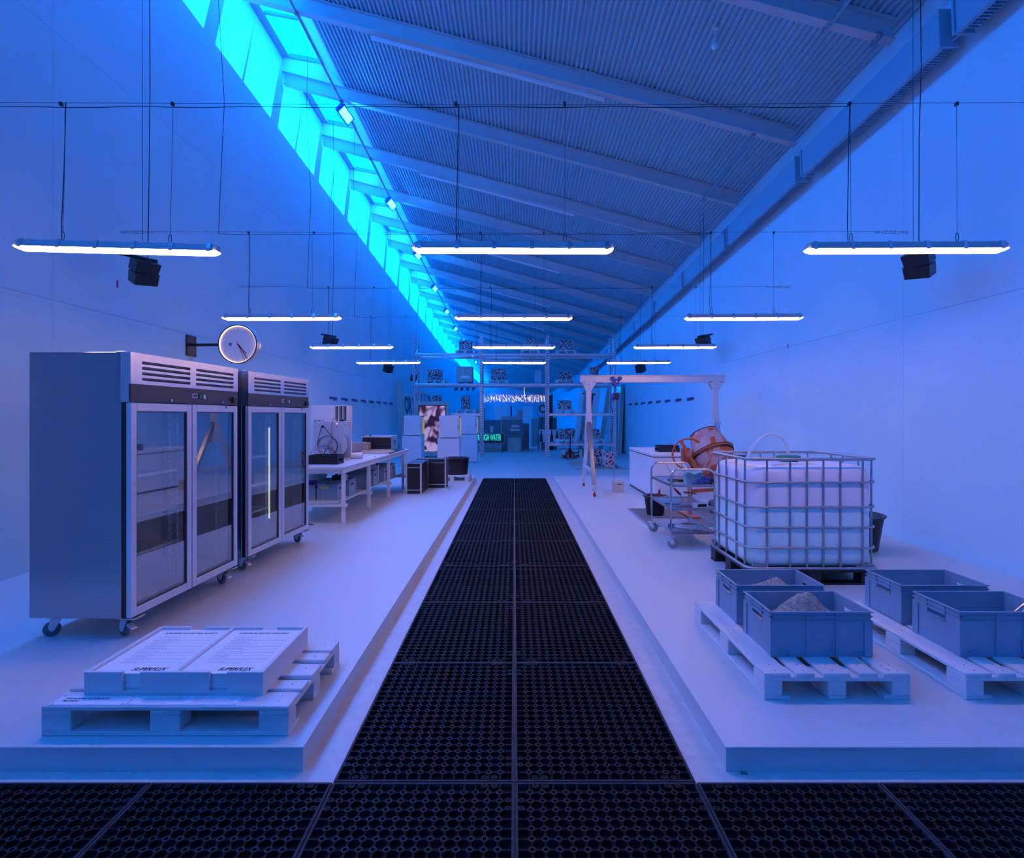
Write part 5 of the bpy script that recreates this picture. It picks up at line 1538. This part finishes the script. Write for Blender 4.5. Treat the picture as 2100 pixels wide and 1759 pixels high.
def rpallet(x, y, z, label, w_=1.0):
    if far_pal[0] is None:
        o = pm.build('pallet', M['pallet']); far_pal[0] = o
    else:
        o = far_pal[0].copy(); col.objects.link(o)
    o.location = (x, y, z); o.scale = (w_, .85, 1)
    tag(o, label, 'pallet', 'white pallets on the rack')
    return o
def stone(x, y, z, w_, d_, h_, label, m='coral', yaw=0):
    """block with an uneven, pitted outline"""
    rr = random.Random(int(abs(x*31+z*17+y*7)))
    n_ = 6
    V = []; idx = {}; FS = []
    def vid(i, j, k):
        if (i,j,k) not in idx:
            dx = [rr.uniform(-.012,.008) for _ in range(3)]
            idx[(i,j,k)] = len(V)
            V.append((-w_/2+w_*i/n_+dx[0], -d_/2+d_*j/n_+dx[1], (h_*k/n_+dx[2]) if k else 0))
        return idx[(i,j,k)]
    for i in range(n_):
        for j in range(n_):
            for c_ in (0, n_):
                FS.append((vid(i,j,c_),vid(i+1,j,c_),vid(i+1,j+1,c_),vid(i,j+1,c_)))
                FS.append((vid(i,c_,j),vid(i+1,c_,j),vid(i+1,c_,j+1),vid(i,c_,j+1)))
                FS.append((vid(c_,i,j),vid(c_,i+1,j),vid(c_,i+1,j+1),vid(c_,i,j+1)))
    a = MB(); a.add(V, FS); o = a.build('stone_block', M[m]); o.location = (x, y, z); o.rotation_euler = (0,0,yaw)
    tag(o, label, 'stone block', 'pitted stone blocks')
    return o
PYC = RY + .5
S = F/RY
lv = {1: 4.125, 2: 2.925, 3: 1.745, 4: .555}
rack_items = [  # block px x0,x1, top y, level, pallet px x0,x1, where
 (941.7, 966.7, 698, 1, 933, 976, 'top shelf of the left bay'),
 (1079, 1094.5, 694, 1, 1068, 1106, 'top shelf of the middle bay, small and tall'),
 (1147, 1175, 697, 1, 1141, 1181, 'top shelf of the right bay'),
 (877.4, 905.5, 757.5, 2, 869, 915, 'second shelf of the left bay beside the timber case'),
 (1007.6, 1037, 756, 2, 1002, 1041, 'second shelf of the middle bay'),
 (1145, 1172.6, 763, 2, 1138, 1181, 'second shelf of the right bay beside the middle post'),
 (1210.7, 1227, 751, 2, 1201, 1240, 'second shelf of the right bay above the crane beam'),
 (1145, 1172, 821, 3, 1138, 1181, 'third shelf of the right bay'),
 (946.4, 962, 812, 3, 934.5, 975, 'third shelf of the left bay right of the screen'),
 (886, 904, 811, 3, 876, 914, 'third shelf of the left bay behind the screen'),
 (1147, 1178.6, 879.5, 4, 1140, 1182, 'lowest shelf of the right bay behind the pallet jack'),
 (1210.7, 1229.8, 880, 4, 1197, 1241, 'lowest shelf of the right bay behind the crane leg'),
]
for x0, x1, yt, L_, q0, q1, wh_ in rack_items:
    z = lv[L_]
    Yf = RY + .12
    rpallet(((q0+q1)/2-CX)*Yf/F, PYC+.05, z, 'white pallet, ' + wh_.replace(', small and tall',''), min(1.0, (q1-q0)*Yf/F/.8))
    zt = CAMH + (CY-yt)*(Yf+.15)/F
    hgt = max(.22, zt - (z+.145))
    stone(((x0+x1)/2-CX)*(Yf+.2)/F, Yf+.38, z+.146, (x1-x0)*(Yf+.2)/F, .42, hgt, 'pitted pale stone block on the ' + wh_)
tc_ = empty('timber_case', (-2.0, RY+.55, lv[2]), label='square timber case on skids on the second shelf of the left bay', cat='case')
a = MB(); a.box(-.31,.31,-.35,.35,.08,.70,.006); a.build('body', M['greenwood'], tc_)
for s in (-1, 1):
    a = MB(); a.box(s*.27,s*.12,-.33,.33,0,.08,.004); a.build('skid', M['dullwood'], tc_)
for s in (-1, 1):
    a = MB(); a.box(s*.31,s*.25,-.362,-.35,.08,.70,.002); a.build('edge_batten', M['greenwood'], tc_)
a = MB(); a.box(-.25,.25,-.362,-.35,.64,.70,.002); a.build('edge_batten', M['greenwood'], tc_)
a = MB(); a.box(-.16,.20,-.364,-.35,.22,.32); a.build('paper_label', M['paper'], tc_)
tb_ = empty('tall_carton', (.98, RY+.7, lv[2]), label='tall narrow carton on the second shelf of the middle bay', cat='carton')
a = MB(); a.box(-.125,.125,-.2,.2,0,.575,.004); a.build('body', M['lightblue'], tb_)
a = MB(); a.box(-.127,.127,-.202,.2,.50,.53); a.build('tape', M['greybox'], tb_)
for k, (x, z, lb) in enumerate(((2.3, 0, 'white pallet on the floor under the right bay, left one'), (2.3, .146, 'white pallet stacked on the left floor pallet'), (3.2, 0, 'white pallet on the floor under the right bay, right one'), (3.2, .146, 'white pallet stacked on the right floor pallet'))):
    rpallet(x, RY+.55, z, lb)

# strip curtain hanging behind the middle bay
sc_ = empty('strip_curtain', (0, RY+RD+.12, 0), label='clear plastic strip curtain hanging in the middle bay of the rack', cat='curtain')
a = MB(); a.box(-1.29,1.29,-.02,.02,2.82,2.86); a.build('curtain_rail', M['galv'], sc_)
c0 = None
for k in range(14):
    x = -1.26 + k*.194; y = .010 if k % 2 else -.010
    if c0 is None:
        a = MB(); n_ = 6
        V = []
        for i in range(n_+1):
            xx = -.105+.21*i/n_; yy = .012*math.cos(PI*i/n_)*.6
            V += [(xx, yy, .04), (xx, yy, 2.82)]
        a.add(V, [(2*i,2*i+2,2*i+3,2*i+1) for i in range(n_)], True)
        c0 = a.build('strip', M['sheet'], sc_); c0.location = (x, y, 0)
    else: inst(c0, 'strip', (x, y, 0), 0, sc_)

# pallet jack
pj = empty('pallet_jack', (2.12, 21.6, 0), label='red hand pallet jack parked in front of the rack', cat='pallet jack')
for s in (-1, 1):
    a = MB(); a.box(s*.10,s*.26,.10,.85,.055,.11,.006); a.build('fork', M['red'], pj)
a = MB(); a.prism([(-.28,.03),(.28,.03),(.20,.12),(.06,.36),(-.06,.36),(-.20,.12)], 0, .10); a.build('chassis', M['red'], pj)
a = MB(); a.cyl((0,.0,.1),(0,-.03,.42),.045,n=14); a.cyl((0,-.02,.40),(0,-.16,.92),.022,n=12); a.build('pump_and_shaft', M['black'], pj)
a = MB(); a.tube([(0,-.16,.92),(-.10,-.17,.97),(-.17,-.18,1.06),(-.15,-.19,1.13),(0,-.19,1.16),(.15,-.19,1.13),(.17,-.18,1.06),(.10,-.17,.97),(0,-.16,.92)], .018, 8); a.build('handle_loop', M['black'], pj)
for x in (-.08,.08):
    a = MB(); a.cyl((x-.03,-.03,.09),(x+.03,-.03,.09),.09,n=22); a.build('wheel', M['grey_rubber'], pj)

# stone blocks on the floor with loose boards
stone(3.02, 17.95, .03, .34, .45, .50, 'pinkish pitted stone block standing on floor boards behind the crane', 'coral_near', R(-10))
stone(2.66, 18.5, .03, .28, .40, .52, 'grey pitted stone block standing behind the pinkish one', 'coral', R(15))
for k, (x0, x1, y) in enumerate(((1.9, 4.2, 17.35), (1.9, 3.4, 18.75), (1.9, 3.0, 19.5), (2.0, 3.6, 20.3))):
    a = MB(); a.box(x0, x1, y, y+.14, 0, .03, .003); tag(a.build('floor_board', M['wood']), 'loose timber board on the floor, %s from the crane' % NTH[k], 'board', 'timber boards on the floor')
a = MB(); a.box(2.45, 3.35, 17.5, 18.74, .0, .028, .003); tag(a.build('floor_panel', M['dullwood']), 'flat plywood panel on the floor under the stone blocks', 'panel')

# ================================================================== WALL BRACKETS
def bracket(x, y, side, k):
    e = empty('wall_bracket', (x, y, 2.12), label='small grey bracket on the %s wall, %s from the camera' % (side, NTH[k]), cat='bracket', group='brackets along the %s wall' % side)
    s = 1 if x < 0 else -1
    a = MB(); a.box(0, s*.012, -.30, .30, -.03, .035, .002); a.build('back_plate', M['bracket'], e)
    a = MB(); a.box(s*.012, s*.07, -.28, .05, -.012, .012, .002); a.cyl((s*.03, -.20, 0), (s*.09, -.20, 0), .022, n=10); a.build('clamp', M['bracket'], e)
    a = MB(); a.box(s*.012, s*.05, .02, .20, -.055, -.03, .002); a.build('tongue', M['bracket'], e)
for k in range(8):
    bracket(XL, 15.0 + k*1.0, 'left', k); bracket(XR, 15.45 + k*1.14, 'right', k)

# ================================================================== STORED THINGS BEHIND THE RACK
def leaning(name, pts_, th, m, label, cat, parent=None):
    """thick board given by its four front corners"""
    P = [Vector(p) for p in pts_]
    nn = (P[1]-P[0]).cross(P[3]-P[0]).normalized()*th
    a = MB(); a.add(P + [p_+nn for p_ in P], [(0,1,2,3),(7,6,5,4),(0,4,5,1),(1,5,6,2),(2,6,7,3),(3,7,4,0)])
    o = a.build(name, m, parent)
    if parent is None: tag(o, label, cat)
    return o
# left: tall plank and framed panel leaning on the wall, lettered boards
leaning('leaning_plank', [(-4.58,22.72,0),(-4.36,22.72,0),(-4.50,22.72,3.06),(-4.76,22.72,3.06)], -.06, M['greenwood'], 'tall greenish plank edge leaning on the left wall behind the rack', 'plank')
lp = empty('framed_panel', (-4.585, 26.6, 0), label='large white framed panel leaning on the left wall behind the rack', cat='panel')
a = MB(); a.M = Matrix.Rotation(R(-3), 4, 'Y')
a.box(-.02,.02,0,3.6,0,2.95); a.build('board', M['white'], lp)
a = MB(); a.M = Matrix.Rotation(R(-3), 4, 'Y')
for y in (0, 1.2, 2.4, 3.54): a.box(.02,.06,y,y+.10,0,2.95)
a.box(.02,.06,0,3.6,2.80,2.95); a.box(.02,.06,0,3.6,0,.12); a.build('batten', M['white'], lp)
lb_ = empty('lettered_board', (-4.52, 23.9, 0), label='pale board with big dark letters leaning on the left wall', cat='board')
Ml = Matrix.Rotation(R(-4), 4, 'Y')
a = MB(); a.M = Ml; a.box(-.012,.012,0,2.6,0,2.55,.003); a.build('board', M['white'], lb_)
for tx, yy in (('O', .10), ('R', 1.0), ('K', 1.85)):
    t = text('letter', tx, 1.05, (0,0,0), (0,0,0), M['darkpaint'], lb_, .003, 0, .03)
    t.matrix_local = Ml @ Matrix.Translation((.014, yy, 1.55)) @ Matrix.Rotation(PI/2, 4, 'Z') @ Matrix.Rotation(PI/2, 4, 'X')
for k, (x, y) in enumerate(((-3.95, 28.4), (-3.8, 29.3))):
    a = MB(); a.M = Matrix.Translation((x, y, 0)) @ Matrix.Rotation(R(-9), 4, 'Y'); a.box(-.02,.02,0,.9,0,2.7,.003)
    tag(a.build('dark_board', M['dullwood']), ['dark board leaning beyond the left bay of the rack', 'dark board leaning farther beyond the left bay'][k], 'board')
# right: film-wrapped panel, planks and letter frames
a = MB(); a.M = Matrix.Translation((4.50, 24.6, .002)) @ Matrix.Rotation(R(4), 4, 'Y'); a.box(-.03,.03,0,4.4,0,2.95,.004)
tag(a.build('film_wrapped_panel', M['film']), 'tall panel wrapped in glossy film leaning on the right wall', 'panel')
leaning('leaning_plank', [(4.45,24.4,0),(4.63,24.4,0),(4.74,24.4,3.0),(4.60,24.4,3.0)], -.05, M['greenwood'], 'greenish plank leaning on the right wall behind the rack', 'plank')
leaning('leaning_plank', [(3.55,24.2,.0),(3.75,24.2,0),(4.15,24.2,2.95),(3.98,24.2,2.95)], -.05, M['greenwood'], 'slanting greenish plank behind the crane hoist', 'plank')
leaning('leaning_plank', [(2.75,24.5,0),(2.92,24.5,0),(3.2,24.5,2.75),(3.05,24.5,2.75)], -.04, M['greenwood'], 'slanting pale plank left of the crane leg behind the rack', 'plank')
lf_ = empty('letter_frame', (3.15, 26.2, 0), label='pale board with a dark angular sign behind the right bay', cat='board')
a = MB(); a.M = Matrix.Rotation(R(7), 4, 'Y') @ Matrix.Rotation(R(-28), 4, 'Z'); a.box(-.5,.5,0,.04,0,3.0,.004); a.build('board', M['white'], lf_)
a = MB(); a.M = Matrix.Rotation(R(7), 4, 'Y') @ Matrix.Rotation(R(-28), 4, 'Z')
for x0,x1,z0,z1 in ((-.25,-.17,2.0,2.7),(.12,.20,2.0,2.7),(-.25,.2,2.0,2.07),(-.25,.2,2.3,2.37),(-.04,.03,2.07,2.7),(-.33,.28,2.63,2.7)): a.box(x0,x1,-.012,0,z0,z1)
o = a.build('sign_strokes', M['darkpaint'], lf_); o['kind'] = 'stuff'
for k, (x, z0, h_) in enumerate(((3.55, .0, 1.15), (3.3, 0, .9))):
    pass
ws = empty('white_shelf_unit', (3.0, 23.95, 0), label='white open shelf unit with bottles behind the lowest right bay', cat='shelf')
for x in (-.35, .35):
    a = MB(); a.box(x-.02,x+.02,0,.4,0,1.55); a.build('side_panel', M['white'], ws)
for z in (.05,.55,1.05,1.52):
    a = MB(); a.box(-.33,.33,0,.4,z,z+.03); a.build('shelf_board', M['white'], ws)
for k in range(6):
    x = 2.75 + k*.10; zb = .585 if k < 3 else 1.085
    a = MB(); a.M = Matrix.Translation((x, 24.1, zb)); a.lathe([(0,0),(.035,0),(.038,.02),(.038,.17),(.014,.23),(.014,.29),(0,.29)], 14)
    tag(a.build('bottle', M['green'] if k % 2 else M['white']), 'bottle on the white shelf unit, %s from the left' % NTH[k], 'bottle', 'bottles on the white shelf unit')

# behind the strip curtain
def bgcrate(px, Y, depth, m, name, label, cat, battens=True, z0=0.0, lid=None):
    x0, y0, x1, y1 = px
    A = at(x0, y0, Y); B = at(x1, y1, Y)
    zb = max(z0, B.z) if z0 else 0.0
    e = empty(name, ((A.x+B.x)/2, Y, zb), label=label, cat=cat)
    X = (B.x-A.x)/2; H_ = A.z - zb
    a = MB(); a.box(-X, X, 0, depth, 0, H_, .006); a.build('body', M[m], e)
    if battens:
        for s in (-1, 1):
            a = MB(); a.box(s*X, s*(X-.09), -.02, 0, 0, H_, .003); a.build('batten', M[m], e)
        for z in (0, H_-.09):
            a = MB(); a.box(-X+.09, X-.09, -.02, 0, z, z+.09, .003); a.build('batten', M[m], e)
    return e
c1 = bgcrate((995, 861, 1026, 924), 27.0, .9, 'dullwood', 'transport_crate', 'dark timber crate behind the left of the strip curtain', 'crate')
a = MB(); a.box(-.13,.02,-.024,-.02,.85,1.15); a.build('paper_label', M['paper'], c1)
c2 = bgcrate((1028, 861, 1072, 926), 26.2, 1.0, 'dullwood', 'transport_crate', 'wide dark timber crate in the middle behind the strip curtain', 'crate')
a = MB(); a.box(-.02,.33,-.026,-.02,1.10,1.20); a.build('paper_label', M['paper'], c2)
a = MB(); a.box(-.10,.36,-.026,-.02,.94,1.04); a.build('paper_label', M['paper'], c2)
c3 = bgcrate((1041, 898, 1068, 925), 25.6, .4, 'greenwood', 'small_crate', 'small pale crate on a skid in front of the wide dark crate', 'crate')
c4 = bgcrate((1072, 868, 1085, 922), 27.4, .8, 'dullwood', 'transport_crate', 'narrow dark crate right of the middle behind the curtain', 'crate')
c5 = bgcrate((1090, 858, 1104, 910), 30.0, .8, 'greybox', 'grey_crate', 'grey crate standing far behind the right of the curtain', 'crate')
c6 = bgcrate((1104, 856, 1142, 881), 27.5, .9, 'dullwood', 'timber_case', 'dark green case above the bottle panel behind the curtain', 'case', True)
c7 = bgcrate((1028, 853, 1066, 861), 26.3, .6, 'greenwood', 'timber_case', 'pale timber case on top of the dark crates', 'case', False, z0=at(0,861,26.2).z)
c8 = bgcrate((979, 837, 993, 858), 27.0, .8, 'greenwood', 'timber_case', 'pale timber case behind the left rack post', 'case', True)
c9 = bgcrate((1060, 840, 1072, 856), 31.0, .5, 'greybox', 'grey_crate', 'tall grey crate far behind the wide dark crate', 'crate', False)
c10 = bgcrate((976, 913, 1026, 924), 25.6, .5, 'greenwood', 'bench_box', 'low timber plinth under the lit water sign', 'plinth')
for k, (px, Y, m, lb) in enumerate(((( 1034,830,1040,850), 33, 'white', 'white column unit far behind the curtain, left one'), ((1047,833,1050,851), 33, 'black', 'thin black post far behind the curtain'), ((1015,832,1030,853), 34, 'white', 'white screen panel far behind the curtain, left one'), ((1072,834,1092,857), 36, 'white', 'white screen panel far behind the curtain, right one'))):
    bgcrate(px, Y, .3, m, 'partition_screen', lb, 'screen', False)
# lit letters
ls = empty('lit_sign', (-1.24, 25.4, .45), label='dark box sign with glowing cyan letters about water', cat='sign')
a = MB(); a.box(-1.15,.78,.0,.12,-.05,.40,.006); a.build('box', M['black'], ls)
a = MB(); a.box(-1.15,.80,-.02,.0,.38,.41); a.box(-1.15,.80,-.02,0,-.06,-.03); a.box(.77,.80,-.02,0,-.03,.38); a.build('frame', M['galv'], ls)
for x in (-1.05, .70):
    a = MB(); a.box(x-.02, x+.02, .03, .07, -.45, -.05); a.build('stand_leg', M['black'], ls)
text('sign_letters', 'THOROUGH WATER', .40, (.64, -.015, .0), (PI/2,0,0), M['neon'], ls, .006, 0, .004, 'RIGHT', fit=1.36)
# round C sign
cs_ = empty('round_sign', at(1111.5, 842.5, 26.6), label='round pale sign with a dark letter C behind the curtain', cat='sign')
a = MB(); a.M = Matrix.Rotation(PI/2, 4, 'X') @ Matrix.Diagonal((.62,1,1,1)).to_4x4(); a.lathe([(0,.0),(.31,0),(.31,-.03),(0,-.03)], 40); a.build('disc', M['white'], cs_)
a = MB(); a.M = Matrix.Rotation(PI/2, 4, 'X') @ Matrix.Diagonal((.62,1,1,1)).to_4x4(); a.lathe([(.30,.004),(.325,.004),(.325,-.034),(.30,-.034),(.30,.004)], 40); a.build('rim', M['darkpaint'], cs_)
text('letter', 'C', .52, (0, -.006, -.185), (PI/2,0,0), M['darkpaint'], cs_, .003, 0, .022, 'CENTER', sx=.80)
a = MB(); a.cyl((cs_.location.x, cs_.location.y+.05, 0), (cs_.location.x, cs_.location.y+.05, cs_.location.z-.2), .02, n=8); tag(a.build('sign_post', M['black']), 'thin post carrying the round C sign', 'post')
a = MB(); A = at(1124, 866, 27.0); a.prism([(A.x-.05, 0), (A.x+.25, 0), (A.x+.22, at(0,808,27).z), (A.x+.02, at(0,812,27).z)], 27.0, 27.05)
tag(a.build('black_board', M['black']), 'tall black board behind the right post of the middle bay', 'board')
# panel with bottle cut-outs
bp_ = empty('exhibit_board', (at(1126, 0, 26.2).x, 26.2, 0), label='white panel with dark bottle silhouettes behind the rack', cat='panel')
zt, zb = at(0, 881, 26.2).z, at(0, 907, 26.2).z
a = MB(); a.box(-.46,.46,0,.05,zb,zt,.003); a.build('board', M['white'], bp_)
for x in (-.37, -.12, .12, .37):
    a = MB(); hh = zt-zb-.06
    a.prism([(x-.07,zb+.02),(x+.07,zb+.02),(x+.07,zb+.02+hh*.5),(x+.03,zb+.02+hh*.75),(x+.03,zb+.02+hh),(x-.03,zb+.02+hh),(x-.03,zb+.02+hh*.75),(x-.07,zb+.02+hh*.5)], -.012, 0); a.build('bottle_silhouette', M['darkpaint'], bp_)
for s in (-.4, .4):
    a = MB(); a.box(s-.03,s+.03,0,.05,0,zb); a.build('stand', M['white'], bp_)
# string of warm lights
lc = empty('light_garland', (0, 29.5, 2.55), label='long garland of small warm lights behind the curtain', cat='lights')
a = MB(); a.tube([(-1.6,0,.12),(-.8,0,.10),(0,0,.12),(.8,0,.10),(1.62,0,.12)], .012, 6); a.build('carrier_bar', M['wire'], lc)
for k in range(20):
    a = MB(); x = -1.56 + k*.164
    for q_ in range(10):
        xx = x + random.uniform(-.06,.06); z = random.uniform(-.32,.0)+.1; l_ = random.uniform(.08,.22)
        a.cyl((xx, random.uniform(-.05,.05), z), (xx+random.uniform(-.04,.04), 0, z+l_*.6), .0038, n=5)
    o = a.build('light_cluster', M['filament'], lc); o['kind'] = 'stuff'
a = MB()
for k in range(9): a.cyl((.52+random.uniform(-.03,.03), 0, .15+k*.07), (.52+random.uniform(-.03,.03), 0, .205+k*.07), .009, n=5)
o = a.build('light_spire', M['filament'], lc); o['kind'] = 'stuff'
a = MB(); a.cyl((-1.3,0,.12),(-1.3,0,rafter_top(-1.3, 29.5)-2.55),.004,n=5); a.build('suspension_wire', M['wire'], lc)
a = MB(); a.cyl((1.3,0,.12),(1.3,0,rafter_top(1.3, 29.5)-2.55),.004,n=5); a.build('suspension_wire', M['wire'], lc)
# track spotlights beyond the rack
tk = empty('spotlight_track', (-2.6, 28.5, 3.05), R(-35), label='short track with four black spotlights beyond the left bay', cat='spotlights')
a = MB(); a.box(-.5,1.0,-.02,.02,.10,.14); a.cyl((-.4,0,.14),(-.4,0,rafter_top(-2.93, 28.7)-3.05),.006,n=6); a.cyl((.9,0,.14),(.9,0,rafter_top(-1.86, 28.0)-3.05),.006,n=6); a.build('track', M['black'], tk)
for k in range(4):
    a = MB(); a.cyl((-.35+k*.38,0,.10),(-.45+k*.38,-.05,-.14),.06,n=14); a.build('spotlight', M['black'], tk)

# ================================================================== SMALL THINGS ON CEILING, WALLS AND FLOOR
def fixture(x, y, label):
    e = empty('ceiling_sensor', (x, y, rafter_top(x, y)), label=label, cat='sensor')
    a = MB(); a.cyl((0,0,0),(0,0,-.22),.010,n=8); a.cyl((-.04,0,0),(.04,0,-.01),.03,n=8); a.build('stem', M['lining'], e)
    a = MB(); a.lathe([(0,-.30),(.045,-.285),(.055,-.25),(.04,-.22),(0,-.215)], 18); a.build('dome', M['lining'], e)
fixture(2.75, 7.75, 'white domed sensor hanging from the roof deck')
def strut(x, y0, y1, label):
    a = MB(); za, zb = rafter_top(x, y0) - .29, rafter_top(x, y1) - .29
    a.bar((x, y0, za), (x, y1, zb), .04, .04)
    for y, z in ((y0+.05, za), (y1-.05, zb)): a.box(x-.03, x+.03, y-.02, y+.02, z+.0, z+.06)
    tag(a.build('ceiling_strut', M['galv']), label, 'strut', 'channel struts under the rafters')
strut(3.85, 4.4, 7.05, 'slotted steel channel between the two nearest rafters')
strut(4.45, 6.85, 7.05, 'short channel clamp at the end of the nearest rafter')
strut(3.95, 9.3, 11.85, 'thin steel channel between the second and third rafters')
for k, (x, z, y, lb) in enumerate(((XL, 3.25, 6.85, 'pink strip of tape on the left wall below the nearest speaker'), (XR, 2.88, 9.95, 'pink strip of tape on the right wall beside the second lamp'), (XR, 2.45, 13.1, 'small pink strip of tape on the right wall farther along'))):
    s = 1 if x < 0 else -1
    a = MB(); a.box(x + s*.0005, x + s*.002, y-.015, y+.015, z-.04, z+.05); tag(a.build('tape_strip', M['tape']), lb, 'tape', 'pink tape strips')
a = MB(); a.box(1.055, 1.085, 2.625, 2.645, .0, .006); tag(a.build('tape_strip', M['green']), 'bit of green tape on the floor by the right platform corner', 'tape')
